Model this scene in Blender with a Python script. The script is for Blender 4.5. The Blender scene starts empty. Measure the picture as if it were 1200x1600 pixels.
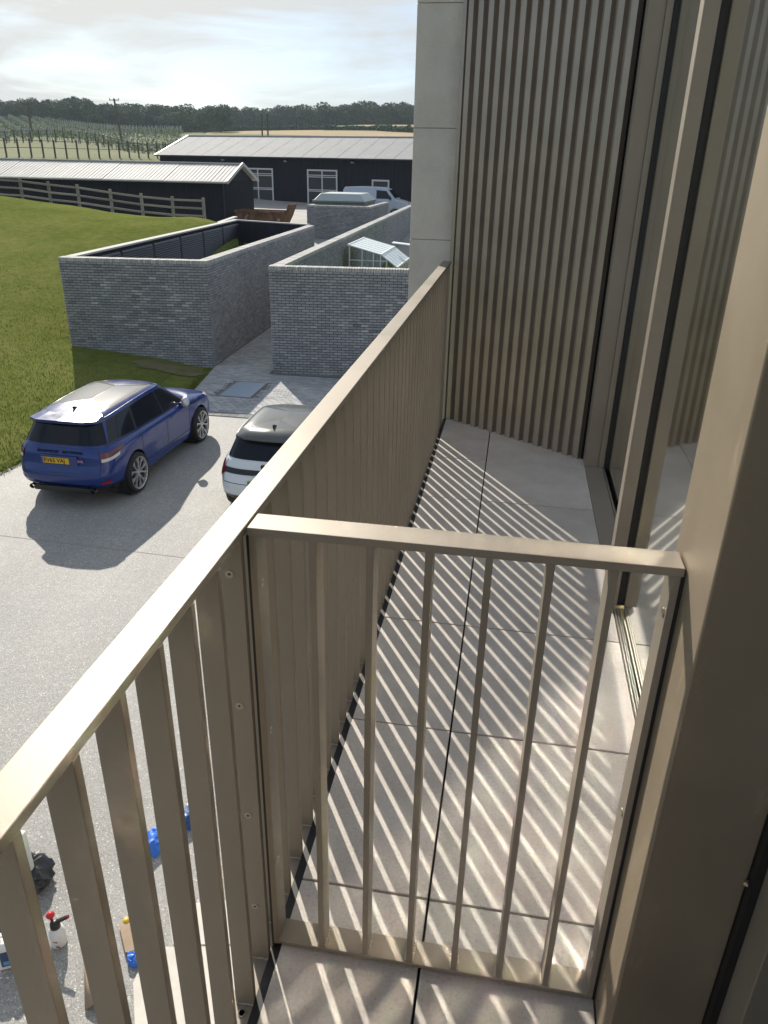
import bpy, bmesh, math, random
import numpy as np
from mathutils import Vector, Matrix, noise

SC = bpy.context.scene
COL = SC.collection
R = math.radians
rnd = random.Random(7)
HF = 4.09                      # balcony floor above the drive

# ------------------------------------------------------------------ camera
F_PX, PITCH, ROLL, YAW = 1175.75, 0.43351, 0.02084, -0.16007
CAMZ = HF + 1.5996
def cam_basis():
    cy, sy = math.cos(YAW), math.sin(YAW); cp, sp = math.cos(PITCH), math.sin(PITCH)
    fwd0 = Vector((sy, cy, 0)); right0 = Vector((cy, -sy, 0)); up0 = Vector((0, 0, 1))
    fwd = fwd0*cp - up0*sp; up = up0*cp + fwd0*sp
    cr, sr = math.cos(ROLL), math.sin(ROLL)
    return right0*cr + up*sr, up*cr - right0*sr, fwd
CR, CU, CW = cam_basis()
cd = bpy.data.cameras.new('camera'); cam = bpy.data.objects.new('camera', cd); COL.objects.link(cam)
cd.sensor_fit = 'AUTO'; cd.sensor_width = 36; cd.lens = F_PX/1600*36
cd.clip_start = 0.05; cd.clip_end = 6000
M = Matrix((CR, CU, -CW)).transposed().to_4x4(); M.translation = Vector((0, 0, CAMZ)); cam.matrix_world = M
SC.camera = cam

# ------------------------------------------------------------------ light
SUN_AZ, SUN_EL = R(-30.8), R(31.5)       # azimuth from +Y towards +X
sun_dir = Vector((math.sin(SUN_AZ)*math.cos(SUN_EL), math.cos(SUN_AZ)*math.cos(SUN_EL), math.sin(SUN_EL)))
sl = bpy.data.lights.new('sun', 'SUN'); sl.energy = 4.9; sl.angle = R(0.5); sl.color = (1.0, 0.93, 0.82)
so = bpy.data.objects.new('sun', sl); COL.objects.link(so); so.rotation_euler = (-sun_dir).to_track_quat('-Z', 'Y').to_euler()
so.location = (-20, 30, 30)
W = bpy.data.worlds.new('World'); SC.world = W; W.use_nodes = True
nt = W.node_tree; nt.nodes.clear()
def N(t, typ, **kw):
    n = t.nodes.new(typ)
    for k, v in kw.items(): setattr(n, k, v)
    return n
out = N(nt, 'ShaderNodeOutputWorld'); bg = N(nt, 'ShaderNodeBackground')
sky = N(nt, 'ShaderNodeTexSky', sky_type='NISHITA'); sky.sun_disc = False
sky.sun_elevation = SUN_EL; sky.sun_rotation = SUN_AZ; sky.air_density = 1.0; sky.dust_density = 0.6; sky.ozone_density = 1.0
bg.inputs['Strength'].default_value = 0.10
tc = N(nt, 'ShaderNodeTexCoord')
mp = N(nt, 'ShaderNodeMapping'); mp.inputs['Scale'].default_value = (2.0, 2.0, 11); mp.inputs['Rotation'].default_value = (R(6), R(-9), 0.5)
nz = N(nt, 'ShaderNodeTexNoise'); nz.inputs['Scale'].default_value = 1.7; nz.inputs['Detail'].default_value = 7; nz.inputs['Roughness'].default_value = 0.55; nz.inputs['Distortion'].default_value = 0.6
cr = N(nt, 'ShaderNodeValToRGB'); cr.color_ramp.elements[0].position = 0.40; cr.color_ramp.elements[0].color = (.42, .42, .42, 1); cr.color_ramp.elements[1].position = 0.57; cr.color_ramp.elements[1].color = (.93, .93, .93, 1)
# thin cloud lit through by the sun: warm and bright towards the sun, cool away from it
dot = N(nt, 'ShaderNodeVectorMath', operation='DOT_PRODUCT'); dot.inputs[1].default_value = sun_dir
cc = N(nt, 'ShaderNodeValToRGB')
cc.color_ramp.elements[0].position = 0.55; cc.color_ramp.elements[0].color = (4.1, 4.7, 5.5, 1)
cc.color_ramp.elements[1].position = 0.98; cc.color_ramp.elements[1].color = (6.6, 6.2, 5.3, 1)
e = cc.color_ramp.elements.new(0.78); e.color = (4.8, 5.4, 6.0, 1)
e = cc.color_ramp.elements.new(0.88); e.color = (5.7, 5.85, 5.8, 1)
mix = N(nt, 'ShaderNodeMixRGB')
L = nt.links.new
L(tc.outputs['Generated'], mp.inputs['Vector']); L(mp.outputs[0], nz.inputs['Vector']); L(nz.outputs['Fac'], cr.inputs[0])
L(tc.outputs['Generated'], dot.inputs[0]); L(dot.outputs['Value'], cc.inputs[0])
L(cr.outputs[0], mix.inputs[0]); tint = N(nt, 'ShaderNodeMixRGB', blend_type='MULTIPLY'); tint.inputs[0].default_value = 1; tint.inputs[2].default_value = (.74, .85, 1.02, 1); L(sky.outputs[0], tint.inputs[1]); L(tint.outputs[0], mix.inputs[1]); L(cc.outputs[0], mix.inputs[2])
L(mix.outputs[0], bg.inputs[0]); L(bg.outputs[0], out.inputs[0])

SC.view_settings.view_transform = 'Standard'; SC.view_settings.look = 'None'
SC.view_settings.exposure = 0.36; SC.view_settings.gamma = 1.0; SC.view_settings.use_curve_mapping = False
SC.cycles.max_bounces = 8; SC.cycles.diffuse_bounces = 4; SC.cycles.glossy_bounces = 4; SC.cycles.transparent_max_bounces = 12
SC.cycles.sample_clamp_indirect = 0.0; SC.cycles.blur_glossy = 0.0; SC.cycles.caustics_reflective = True; SC.cycles.caustics_refractive = False

# ------------------------------------------------------------------ pixel helper: photograph pixel (1200x1600) -> world point
def ray(q):
    return CR*((q[0]-600)/F_PX) - CU*((q[1]-800)/F_PX) + CW
CAM = Vector((0, 0, CAMZ))
def at_y(q, y): d = ray(q); return CAM + d*(y/d.y)
def at_z(q, z): d = ray(q); return CAM + d*((z-CAMZ)/d.z)
def at_x(q, x): d = ray(q); return CAM + d*(x/d.x)

# ------------------------------------------------------------------ materials
MATS = {}
def mat(name, color=(.5, .5, .5), rough=.6, metal=0, spec=None, builder=None, coat=0):
    if name in MATS: return MATS[name]
    m = bpy.data.materials.new(name); m.use_nodes = True
    b = m.node_tree.nodes['Principled BSDF']
    b.inputs['Base Color'].default_value = (*color, 1); b.inputs['Roughness'].default_value = rough; b.inputs['Metallic'].default_value = metal
    if spec is not None: b.inputs['Specular IOR Level'].default_value = spec
    if coat: b.inputs['Coat Weight'].default_value = coat; b.inputs['Coat Roughness'].default_value = 0.03
    if builder: builder(m.node_tree, b)
    MATS[name] = m
    return m
def ramp(t, stops):
    r = N(t, 'ShaderNodeValToRGB'); el = r.color_ramp.elements
    el[0].position, el[0].color = stops[0][0], (*stops[0][1], 1)
    el[1].position, el[1].color = stops[-1][0], (*stops[-1][1], 1)
    for p, c in stops[1:-1]:
        x = el.new(p); x.color = (*c, 1)
    return r
def noise_node(t, scale, detail=4, rough=.55, coord='Object', vec=None, stretch=None):
    c = N(t, 'ShaderNodeTexCoord'); n = N(t, 'ShaderNodeTexNoise')
    n.inputs['Scale'].default_value = scale; n.inputs['Detail'].default_value = detail; n.inputs['Roughness'].default_value = rough
    src = c.outputs[coord]
    if stretch:
        m = N(t, 'ShaderNodeMapping'); m.inputs['Scale'].default_value = stretch; t.links.new(src, m.inputs[0]); src = m.outputs[0]
    t.links.new(src, n.inputs['Vector'])
    return n
def geo_noise(t, scale, detail=4, rough=.55, stretch=None):
    g = N(t, 'ShaderNodeNewGeometry'); n = N(t, 'ShaderNodeTexNoise')
    n.inputs['Scale'].default_value = scale; n.inputs['Detail'].default_value = detail; n.inputs['Roughness'].default_value = rough
    src = g.outputs['Position']
    if stretch:
        m = N(t, 'ShaderNodeMapping'); m.inputs['Scale'].default_value = stretch; t.links.new(src, m.inputs[0]); src = m.outputs[0]
    t.links.new(src, n.inputs['Vector'])
    return n
def bump(t, b, src, strength, dist=.01):
    bp = N(t, 'ShaderNodeBump'); bp.inputs['Strength'].default_value = strength; bp.inputs['Distance'].default_value = dist
    t.links.new(src, bp.inputs['Height']); t.links.new(bp.outputs[0], b.inputs['Normal']); return bp
def mixc(t, fac, a, b_, typ='MIX'):
    m = N(t, 'ShaderNodeMixRGB', blend_type=typ)
    for i, s in ((0, fac), (1, a), (2, b_)):
        if hasattr(s, 'links'): t.links.new(s, m.inputs[i])
        elif isinstance(s, (int, float)): m.inputs[i].default_value = s
        else: m.inputs[i].default_value = (*s, 1)
    return m.outputs[0]

def b_bronze(t, b):
    n = geo_noise(t, 900, 2, .6); n2 = geo_noise(t, 3.0, 5, .6)
    r = ramp(t, [(.3, (.245, .212, .170)), (.7, (.292, .254, .206))]); t.links.new(n2.outputs['Fac'], r.inputs[0])
    c = mixc(t, .28, r.outputs[0], n.outputs['Color'], 'OVERLAY'); t.links.new(c, b.inputs['Base Color'])
    rr = ramp(t, [(.3, (.44,)*3), (.75, (.60,)*3)]); t.links.new(n2.outputs['Fac'], rr.inputs[0]); t.links.new(rr.outputs[0], b.inputs['Roughness'])
    bump(t, b, n.outputs['Fac'], .18, .0006)
bronze = mat('bronze_powder_coat', metal=.32, builder=b_bronze)
def b_bronze_dusty(t, b):
    b_bronze(t, b)
    v = geo_noise(t, 14, 6, .7, (1, 1, .35)); r = ramp(t, [(.60, (0, 0, 0)), (.74, (1, 1, 1))]); t.links.new(v.outputs['Fac'], r.inputs[0])
    src = b.inputs['Base Color'].links[0].from_socket
    c = mixc(t, r.outputs[0], src, (.36, .315, .25)); c = mixc(t, 1, c, (1.0, .93, .82), 'MULTIPLY'); t.links.new(c, b.inputs['Base Color'])
bronze_d = mat('bronze_panel_water_marks', metal=.3, builder=b_bronze_dusty)
def b_clad(t, b):
    n2 = geo_noise(t, 5.0, 5, .6)
    r = ramp(t, [(.3, (.33, .285, .245)), (.7, (.39, .34, .295))]); t.links.new(n2.outputs['Fac'], r.inputs[0]); t.links.new(r.outputs[0], b.inputs['Base Color'])
cladm = mat('bronze_cladding', rough=.40, metal=.6, builder=b_clad)
rubber = mat('black_rubber', (.008, .008, .010), .55)
weld = mat('weld_bead', (.42, .37, .29), .5, .4, builder=lambda t, b: bump(t, b, noise_node(t, 160, 3).outputs['Fac'], .8, .003))
alu = mat('aluminium_track', (.62, .60, .54), .32, .9)
steel = mat('steel_screw', (.38, .34, .27), .3, .9)
def b_slab(t, b):
    n = noise_node(t, 5.5, 8, .62); nf = noise_node(t, 130, 5, .75)
    oi = N(t, 'ShaderNodeObjectInfo')
    r = ramp(t, [(.28, (.39, .352, .313)), (.52, (.465, .424, .383)), (.75, (.535, .494, .453))]); t.links.new(n.outputs['Fac'], r.inputs[0])
    tone = ramp(t, [(0, (.90,)*3), (1, (1.06, 1.05, 1.04))]); t.links.new(oi.outputs['Random'], tone.inputs[0])
    c = mixc(t, 1, r.outputs[0], tone.outputs[0], 'MULTIPLY')
    sp = ramp(t, [(.30, (.50,)*3), (.42, (.90,)*3), (.60, (1.04,)*3), (.72, (1.30,)*3)]); t.links.new(nf.outputs['Fac'], sp.inputs[0])
    c = mixc(t, .9, c, sp.outputs[0], 'MULTIPLY')
    v = N(t, 'ShaderNodeTexVoronoi'); v.inputs['Scale'].default_value = 26; co = N(t, 'ShaderNodeTexCoord'); t.links.new(co.outputs['Object'], v.inputs[0])
    vr = ramp(t, [(.035, (.45,)*3), (.07, (1, 1, 1))]); t.links.new(v.outputs['Distance'], vr.inputs[0])
    c = mixc(t, .55, c, vr.outputs[0], 'MULTIPLY')
    t.links.new(c, b.inputs['Base Color']); bump(t, b, nf.outputs['Fac'], .25, .0015)
slabm = mat('porcelain_paving', rough=.62, builder=b_slab)
stone = mat('pale_limestone', rough=.85, builder=lambda t, b: (
    (lambda n, nf, r: (t.links.new(n.outputs['Fac'], r.inputs[0]),
        t.links.new(mixc(t, .35, r.outputs[0], nf.outputs['Color'], 'OVERLAY'), b.inputs['Base Color']), bump(t, b, nf.outputs['Fac'], .3, .004)))
    (geo_noise(t, 5, 8, .65), geo_noise(t, 120, 5, .7), ramp(t, [(.3, (.50, .475, .43)), (.5, (.56, .535, .485)), (.72, (.61, .585, .53))]))))
def b_gravel(t, b):
    g = N(t, 'ShaderNodeNewGeometry'); v = N(t, 'ShaderNodeTexVoronoi'); v.inputs['Scale'].default_value = 120; t.links.new(g.outputs['Position'], v.inputs[0])
    bw = N(t, 'ShaderNodeSeparateColor'); t.links.new(v.outputs['Color'], bw.inputs[0])
    r = ramp(t, [(0, (.185, .182, .175)), (.25, (.25, .246, .236)), (.6, (.305, .299, .284)), (.96, (.36, .352, .33)), (.994, (.75, .74, .71))]); t.links.new(bw.outputs[0], r.inputs[0])
    n = geo_noise(t, .55, 5, .6); r2 = ramp(t, [(.3, (.90, .90, .905)), (.7, (1.08, 1.06, 1.03))]); t.links.new(n.outputs['Fac'], r2.inputs[0])
    n3 = geo_noise(t, 9, 4, .6); r3 = ramp(t, [(.3, (.93,)*3), (.7, (1.07,)*3)]); t.links.new(n3.outputs['Fac'], r3.inputs[0])
    n4 = geo_noise(t, .5, 6, .7, (1.6, .28, 1)); r4 = ramp(t, [(.36, (.90, .895, .89)), (.5, (1, 1, 1)), (.66, (1.07, 1.065, 1.05))]); t.links.new(n4.outputs['Fac'], r4.inputs[0])
    n5 = geo_noise(t, 1.9, 3, .5); r5 = ramp(t, [(.24, (.80, .795, .79)), (.30, (1, 1, 1))]); t.links.new(n5.outputs['Fac'], r5.inputs[0])
    c = mixc(t, 1, mixc(t, 1, r.outputs[0], r2.outputs[0], 'MULTIPLY'), r3.outputs[0], 'MULTIPLY')
    c = mixc(t, 1, mixc(t, 1, c, r4.outputs[0], 'MULTIPLY'), r5.outputs[0], 'MULTIPLY')
    t.links.new(c, b.inputs['Base Color']); bump(t, b, v.outputs['Distance'], .25, .005)
gravel = mat('resin_bound_gravel', rough=.7, builder=b_gravel)
def b_grass(t, b):
    n = geo_noise(t, .35, 6, .62); n2 = geo_noise(t, 3.5, 6, .7); n3 = geo_noise(t, 45, 4, .75)
    r = ramp(t, [(.32, (.10, .135, .030)), (.46, (.158, .185, .044)), (.58, (.212, .222, .066)), (.74, (.29, .265, .115))])
    m = mixc(t, .5, n.outputs['Fac'], n2.outputs['Fac']); t.links.new(m, r.inputs[0])
    r3 = ramp(t, [(.3, (.62,)*3), (.7, (1.3,)*3)]); t.links.new(n3.outputs['Fac'], r3.inputs[0])
    t.links.new(mixc(t, 1, r.outputs[0], r3.outputs[0], 'MULTIPLY'), b.inputs['Base Color']); bump(t, b, n3.outputs['Fac'], .7, .06)
grass = mat('lawn_grass', rough=.95, spec=.0, builder=b_grass)
def b_meadow(t, b):
    n = geo_noise(t, .06, 6, .65); n2 = geo_noise(t, 1.1, 5, .7)
    r = ramp(t, [(.30, (.075, .105, .035)), (.5, (.125, .14, .05)), (.72, (.19, .185, .08))])
    t.links.new(mixc(t, .45, n.outputs['Fac'], n2.outputs['Fac']), r.inputs[0]); t.links.new(r.outputs[0], b.inputs['Base Color']); bump(t, b, n2.outputs['Fac'], .5, .3)
meadow = mat('rough_meadow', rough=.9, spec=.1, builder=b_meadow)
def b_wheat(t, b):
    n = geo_noise(t, .03, 6, .6); n2 = geo_noise(t, .8, 4, .6, (1, .12, 1))
    r = ramp(t, [(.3, (.33, .235, .125)), (.7, (.44, .33, .185))]); t.links.new(mixc(t, .4, n.outputs['Fac'], n2.outputs['Fac']), r.inputs[0]); t.links.new(r.outputs[0], b.inputs['Base Color'])
wheat = mat('ripe_wheat', rough=.95, spec=.1, builder=b_wheat)
def b_dirt(t, b):
    n = geo_noise(t, 1.6, 7, .7); r = ramp(t, [(.38, (.10, .12, .03)), (.52, (.145, .13, .055)), (.68, (.20, .16, .09))]); t.links.new(n.outputs['Fac'], r.inputs[0]); t.links.new(r.outputs[0], b.inputs['Base Color']); bump(t, b, geo_noise(t, 30, 4, .7).outputs['Fac'], .4, .02)
dirt = mat('worn_soil', rough=.95, builder=b_dirt)
yardm = mat('yard_concrete', rough=.85, builder=lambda t, b: (lambda n, r: (t.links.new(n.outputs['Fac'], r.inputs[0]), t.links.new(r.outputs[0], b.inputs['Base Color'])))(geo_noise(t, .4, 6, .6), ramp(t, [(.3, (.27, .255, .235)), (.7, (.36, .34, .31))])))
def toned(name, stops, rough=.85, noise_scale=30, use_attr=True, bumpy=.4, metal=0):
    def bl(t, b):
        if use_attr:
            a = N(t, 'ShaderNodeAttribute', attribute_name='tone'); s = a.outputs['Fac']
        else:
            a = N(t, 'ShaderNodeObjectInfo'); s = a.outputs['Random']
        r = ramp(t, stops); t.links.new(s, r.inputs[0])
        n = geo_noise(t, noise_scale, 5, .7); n2 = geo_noise(t, .7, 4, .6)
        rr = ramp(t, [(.25, (.82,)*3), (.75, (1.17,)*3)]); t.links.new(n.outputs['Fac'], rr.inputs[0])
        r2 = ramp(t, [(.3, (.93,)*3), (.7, (1.07,)*3)]); t.links.new(n2.outputs['Fac'], r2.inputs[0])
        t.links.new(mixc(t, 1, mixc(t, 1, r.outputs[0], rr.outputs[0], 'MULTIPLY'), r2.outputs[0], 'MULTIPLY'), b.inputs['Base Color'])
        bump(t, b, n.outputs['Fac'], bumpy, .006)
    return mat(name, rough=rough, metal=metal, builder=bl)
BRS = [(0, (.175, .178, .184)), (.10, (.235, .24, .247)), (.5, (.285, .29, .297)), (.88, (.335, .34, .343)), (1, (.46, .46, .455))]
brick_s = toned('grey_brick_mass', BRS); brick_o = toned('grey_brick', BRS, use_attr=False)
mortar = mat('dark_mortar', (.028, .029, .032), .95)
coping_m = toned('pale_brick_coping', [(0, (.33, .325, .31)), (1, (.52, .51, .48))])
sett_s = toned('grey_sett_mass', [(0, (.30, .305, .31)), (.5, (.37, .372, .37)), (1, (.46, .455, .44))], noise_scale=20)
sett_o = toned('grey_sett', [(0, (.30, .305, .31)), (.5, (.37, .372, .37)), (1, (.46, .455, .44))], noise_scale=20, use_attr=False)
sand_joint = mat('sand_joint', (.16, .155, .145), .95)
dark_clad = mat('black_timber_cladding', rough=.8, spec=.2, builder=lambda t, b: (lambda n, r: (t.links.new(n.outputs['Fac'], r.inputs[0]), t.links.new(r.outputs[0], b.inputs['Base Color'])))(geo_noise(t, 2, 5, .6, (4, 4, .3)), ramp(t, [(.3, (.014, .016, .023)), (.7, (.022, .025, .034))])))
roofm = mat('fibre_cement_roof', rough=.8, spec=.25, builder=lambda t, b: (lambda n, n2, r: (t.links.new(mixc(t, .5, n.outputs['Fac'], n2.outputs['Fac']), r.inputs[0]), t.links.new(r.outputs[0], b.inputs['Base Color'])))(geo_noise(t, .8, 6, .7), geo_noise(t, 5, 5, .7, (1, .25, 1)), ramp(t, [(.3, (.27, .27, .268)), (.5, (.32, .32, .316)), (.7, (.37, .368, .36))])))
def b_sr(t, b):
    n = geo_noise(t, .8, 6, .7); n2 = geo_noise(t, 5, 5, .7, (1, .25, 1)); r = ramp(t, [(.3, (.40, .39, .36)), (.5, (.50, .485, .45)), (.7, (.60, .585, .55))]); t.links.new(mixc(t, .5, n.outputs['Fac'], n2.outputs['Fac']), r.inputs[0]); t.links.new(r.outputs[0], b.inputs['Base Color'])
shed_roofm = mat('pale_shed_roof', rough=.7, spec=.3, builder=b_sr)
roof_edge = mat('pale_roof_trim', (.50, .49, .46), .5)
white_pt = mat('white_paint', (.62, .62, .61), .5)
timber = toned('weathered_timber', [(0, (.20, .18, .15)), (1, (.31, .28, .24))], use_attr=False, noise_scale=12)
timber_dark = toned('stained_timber', [(0, (.10, .09, .07)), (1, (.15, .13, .10))], use_attr=False, noise_scale=12)
leafm = toned('woodland_foliage', [(0, (.026, .060, .022)), (.5, (.050, .098, .034)), (1, (.095, .15, .050))], noise_scale=.4, bumpy=0, rough=.8)
vinem = toned('vine_foliage', [(0, (.15, .19, .10)), (1, (.29, .32, .19))], noise_scale=.5, bumpy=0, rough=.8)
bladem = toned('grass_blades', [(0, (.115, .15, .032)), (.6, (.17, .198, .048)), (1, (.23, .228, .078))], noise_scale=.8, bumpy=0, rough=.95)
bladem.node_tree.nodes['Principled BSDF'].inputs['Specular IOR Level'].default_value = 0
bark = mat('bark', (.07, .055, .04), .9)

# ------------------------------------------------------------------ mesh helpers
class MB:
    def __init__(s): s.v = []; s.f = []; s.t = []
    def add(s, vs, fs, tone=None):
        o = len(s.v); s.v += [tuple(v) for v in vs]; s.f += [tuple(i+o for i in f) for f in fs]
        s.t += [rnd.random() if tone is None else tone]*len(fs)
    def box(s, x0, x1, y0, y1, z0, z1, tone=None):
        vs = [(x0, y0, z0), (x1, y0, z0), (x1, y1, z0), (x0, y1, z0), (x0, y0, z1), (x1, y0, z1), (x1, y1, z1), (x0, y1, z1)]
        s.add(vs, BOXF, tone)
    def obox(s, c, ax, ay, az, tone=None):      # centre and three half-axis vectors
        c, ax, ay, az = map(Vector, (c, ax, ay, az))
        vs = [c-ax-ay-az, c+ax-ay-az, c+ax+ay-az, c-ax+ay-az, c-ax-ay+az, c+ax-ay+az, c+ax+ay+az, c-ax+ay+az]
        s.add(vs, BOXF, tone)
    def bar(s, a, b, w, h, up=(0, 0, 1), tone=None):   # rectangular bar from a to b
        a, b = Vector(a), Vector(b); d = (b-a); l = d.length; d = d.normalized(); u = Vector(up)
        sx = d.cross(u).normalized(); u = sx.cross(d)
        s.obox((a+b)/2, d*(l/2), sx*(-w/2), u*(h/2), tone)
    def prism(s, pts, z0, z1, tone=None):              # polygon (ccw) in plan
        n = len(pts); vs = [(p[0], p[1], z0) for p in pts] + [(p[0], p[1], z1) for p in pts]
        fs = [tuple(range(n-1, -1, -1)), tuple(range(n, 2*n))] + [(i, (i+1) % n, n+(i+1) % n, n+i) for i in range(n)]
        s.add(vs, fs, tone)
    def tube(s, pts, rad, seg=8, cap=True, tone=None):
        pts = [Vector(p) for p in pts]; rads = rad if isinstance(rad, (list, tuple)) else [rad]*len(pts)
        vs = []; fs = []; prev = None
        for i, p in enumerate(pts):
            d = (pts[min(i+1, len(pts)-1)] - pts[max(i-1, 0)]).normalized()
            a = d.orthogonal().normalized() if prev is None else (prev - d*prev.dot(d)).normalized(); prev = a; b_ = d.cross(a)
            for k in range(seg):
                an = 2*math.pi*k/seg; vs.append(p + (a*math.cos(an) + b_*math.sin(an))*rads[i])
        for i in range(len(pts)-1):
            for k in range(seg): fs.append((i*seg+k, i*seg+(k+1) % seg, (i+1)*seg+(k+1) % seg, (i+1)*seg+k))
        if cap: fs.append(tuple(range(seg-1, -1, -1))); fs.append(tuple((len(pts)-1)*seg+k for k in range(seg)))
        s.add(vs, fs, tone)
    def lathe(s, prof, c, axis='Z', seg=24, tone=None, sx=1, sy=1):   # prof: (r, h)
        vs = []; fs = []; c = Vector(c)
        for r_, h in prof:
            for k in range(seg):
                an = 2*math.pi*k/seg; u, v = r_*math.cos(an)*sx, r_*math.sin(an)*sy
                p = {'Z': (u, v, h), 'X': (h, u, v), 'Y': (v, h, u)}[axis]; vs.append(c+Vector(p))
        for i in range(len(prof)-1):
            for k in range(seg): fs.append((i*seg+k, i*seg+(k+1) % seg, (i+1)*seg+(k+1) % seg, (i+1)*seg+k))
        s.add(vs, fs, tone)
    def mesh(s, name, m, off=(0, 0, 0), smooth=False):
        me = bpy.data.meshes.new(name); o = Vector(off)
        me.from_pydata([(v[0]-o.x, v[1]-o.y, v[2]-o.z) for v in s.v], [], s.f); me.update()
        for mm in (m if isinstance(m, list) else [m]): me.materials.append(mm)
        a = me.attributes.new('tone', 'FLOAT', 'FACE'); a.data.foreach_set('value', s.t)
        if smooth: me.polygons.foreach_set('use_smooth', [True]*len(me.polygons))
        return me
BOXF = [(0, 3, 2, 1), (4, 5, 6, 7), (0, 1, 5, 4), (1, 2, 6, 5), (2, 3, 7, 6), (3, 0, 4, 7)]
def empty(name, loc, label, cat, group=None, rotz=0):
    o = bpy.data.objects.new(name, None); COL.objects.link(o); o.location = loc; o.rotation_euler = (0, 0, rotz)
    o.empty_display_size = .2; o['label'] = label; o['category'] = cat
    if group: o['group'] = group
    return o
def tag(o, label, cat, group=None):
    o['label'] = label; o['category'] = cat
    if group: o['group'] = group
    return o
def obj(name, me, parent=None, loc=(0, 0, 0), rot=None, kind=None, label=None):
    o = bpy.data.objects.new(name, me); COL.objects.link(o); o.location = loc
    if rot: o.rotation_euler = rot
    if parent: o.parent = parent
    if kind: o['kind'] = kind
    if label: o['label'] = label
    return o
def bev(o, w, seg=2):
    b = o.modifiers.new('bevel', 'BEVEL'); b.width = w; b.segments = seg; b.limit_method = 'ANGLE'; return o
def wpart(name, mb, m, root, smooth=False, kind=None, bevel=0, label=None):   # mb in world coords, root an unrotated empty
    o = obj(name, mb.mesh(name, m, root.location if root else (0, 0, 0), smooth), root, kind=kind, label=label)
    if bevel: bev(o, bevel)
    return o
def copy_tree(root, loc, rotz=None, label=None, group=None):
    r = root.copy(); COL.objects.link(r); r.location = loc
    if rotz is not None: r.rotation_euler = (0, 0, rotz)
    if label: r['label'] = label
    if group: r['group'] = group
    for ch in root.children:
        c = ch.copy(); COL.objects.link(c); c.parent = r
        for g in ch.children:
            d = g.copy(); COL.objects.link(d); d.parent = c
    return r
def text(name, s, size, m, parent, loc, rot, depth=.002, align='LEFT', sx=1.0, label=None):
    c = bpy.data.curves.new(name, 'FONT'); c.body = s; c.size = size; c.extrude = depth; c.align_x = align; c.align_y = 'CENTER'; c.offset = size*.012
    c.materials.append(m); o = bpy.data.objects.new(name, c); COL.objects.link(o); o.parent = parent; o.location = loc; o.rotation_euler = rot; o.scale = (sx, 1, 1)
    bpy.context.view_layer.update()
    me = bpy.data.meshes.new_from_object(o); loc_, rot_, sc_ = o.location.copy(), o.rotation_euler.copy(), o.scale.copy()
    bpy.data.objects.remove(o); bpy.data.curves.remove(c); me.name = name
    o = bpy.data.objects.new(name, me); COL.objects.link(o); o.parent = parent; o.location = loc_; o.rotation_euler = rot_; o.scale = sc_
    if label: o['label'] = label
    return o

# ------------------------------------------------------------------ terrain
PTS = []   # control points x, y, z
def cp(q, y, dz=0): p = at_y(q, y); PTS.append((p.x, p.y, p.z+dz))
fence_pts = []
for q, y in [((36, 313), 42.0), ((80, 319), 41.7), ((125, 324), 41.4), ((176, 332), 41.0), ((224, 339), 40.7), ((272, 344), 40.3), ((320, 346), 40.0)]:
    p = at_y(q, y); fence_pts.append(p); PTS.append((p.x, p.y, p.z))
for p in [(-13.0, 20.8, .57), (-12.2, 19.5, .42), (-8.8, 21.3, 0), (-9.6, 13, 0), (-9.7, 5, 0), (-9.7, -5, 0), (-14, 5, .2), (-22, 5, .5), (-14, -10, .2), (-16, 13, .55), (-24, 13, 1.0), (-14.6, 38.2, 2.75), (-14.2, 30, 1.85), (-20, 20, 1.35), (-22, 30, 2.5), (-30, 30, 2.9), (-36, 43, 4.0), (-45, 20, 2.5), (-45, 45, 4.6),
          (0, 10, 0), (20, 5, 0), (30, 30, 0), (0, 28, 0), (0, -30, 0), (40, -30, 0), (-40, -30, 1), (-9.2, 28, 0), (-9.3, 36, .45), (-7, 36, .4),
          (-12, 44, .95), (-12, 50, 1.2), (-16, 44, 1.25), (-18, 46.5, 1.55), (-26, 47.5, 1.9), (-36, 47.5, 2.2), (-19, 52, 1.5), (-19, 60, 1.55), (-36, 60, 2.4), (-14, 60, 1.55), (-8, 60, 1.5), (-28, 68, 1.8), (-12, 68, 1.7), (-28, 76, 1.9), (-20, 76, 1.87), (-9, 75, 1.87), (0, 60, 1.5), (0, 80, 2), (30, 80, 2), (20, 50, 1)]:
    PTS.append(p)
for q, y in [((18, 250), 76), ((120, 250), 84), ((240, 247), 98), ((0, 234), 104), ((120, 233), 114), ((240, 241), 124), ((0, 223), 126), ((150, 226), 136), ((255, 239), 146),
             ((0, 190), 235), ((100, 197), 245), ((200, 216), 255), ((270, 228), 265), ((0, 189), 400), ((120, 191), 400), ((220, 203), 390), ((300, 208), 380),
             ((300, 222), 150), ((400, 225), 150), ((500, 222), 150), ((640, 226), 150), ((900, 226), 150), ((360, 214), 250), ((500, 213), 250), ((640, 215), 250), ((900, 215), 250),
             ((345, 206), 370), ((420, 203), 380), ((500, 202), 380), ((580, 203.5), 375), ((643, 208), 350), ((540, 196), 470), ((600, 195), 480), ((645, 195), 480), ((500, 199), 480), ((400, 202), 480), ((900, 195), 450),
             ((0, 187), 600), ((200, 193), 600), ((400, 200), 620), ((640, 197), 620), ((900, 197), 620), ((0, 200), 1500), ((600, 200), 1500), ((-600, 190), 1200), ((1300, 200), 1200), ((-400, 215), 300), ((-400, 240), 120), ((-200, 190), 400), ((-250, 255), 80)]:
    cp(q, y)
PA = np.array(PTS)
def lp(x, y):
    d = np.hypot(x, y); return np.stack([np.arctan2(x, np.maximum(y, -d))*1.6, np.log(np.maximum(d, 2))*1.0], -1)
CC = .08
def _k(a, b_): return np.sqrt(((a[:, None, :]-b_[None, :, :])**2).sum(-1) + CC*CC)
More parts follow.
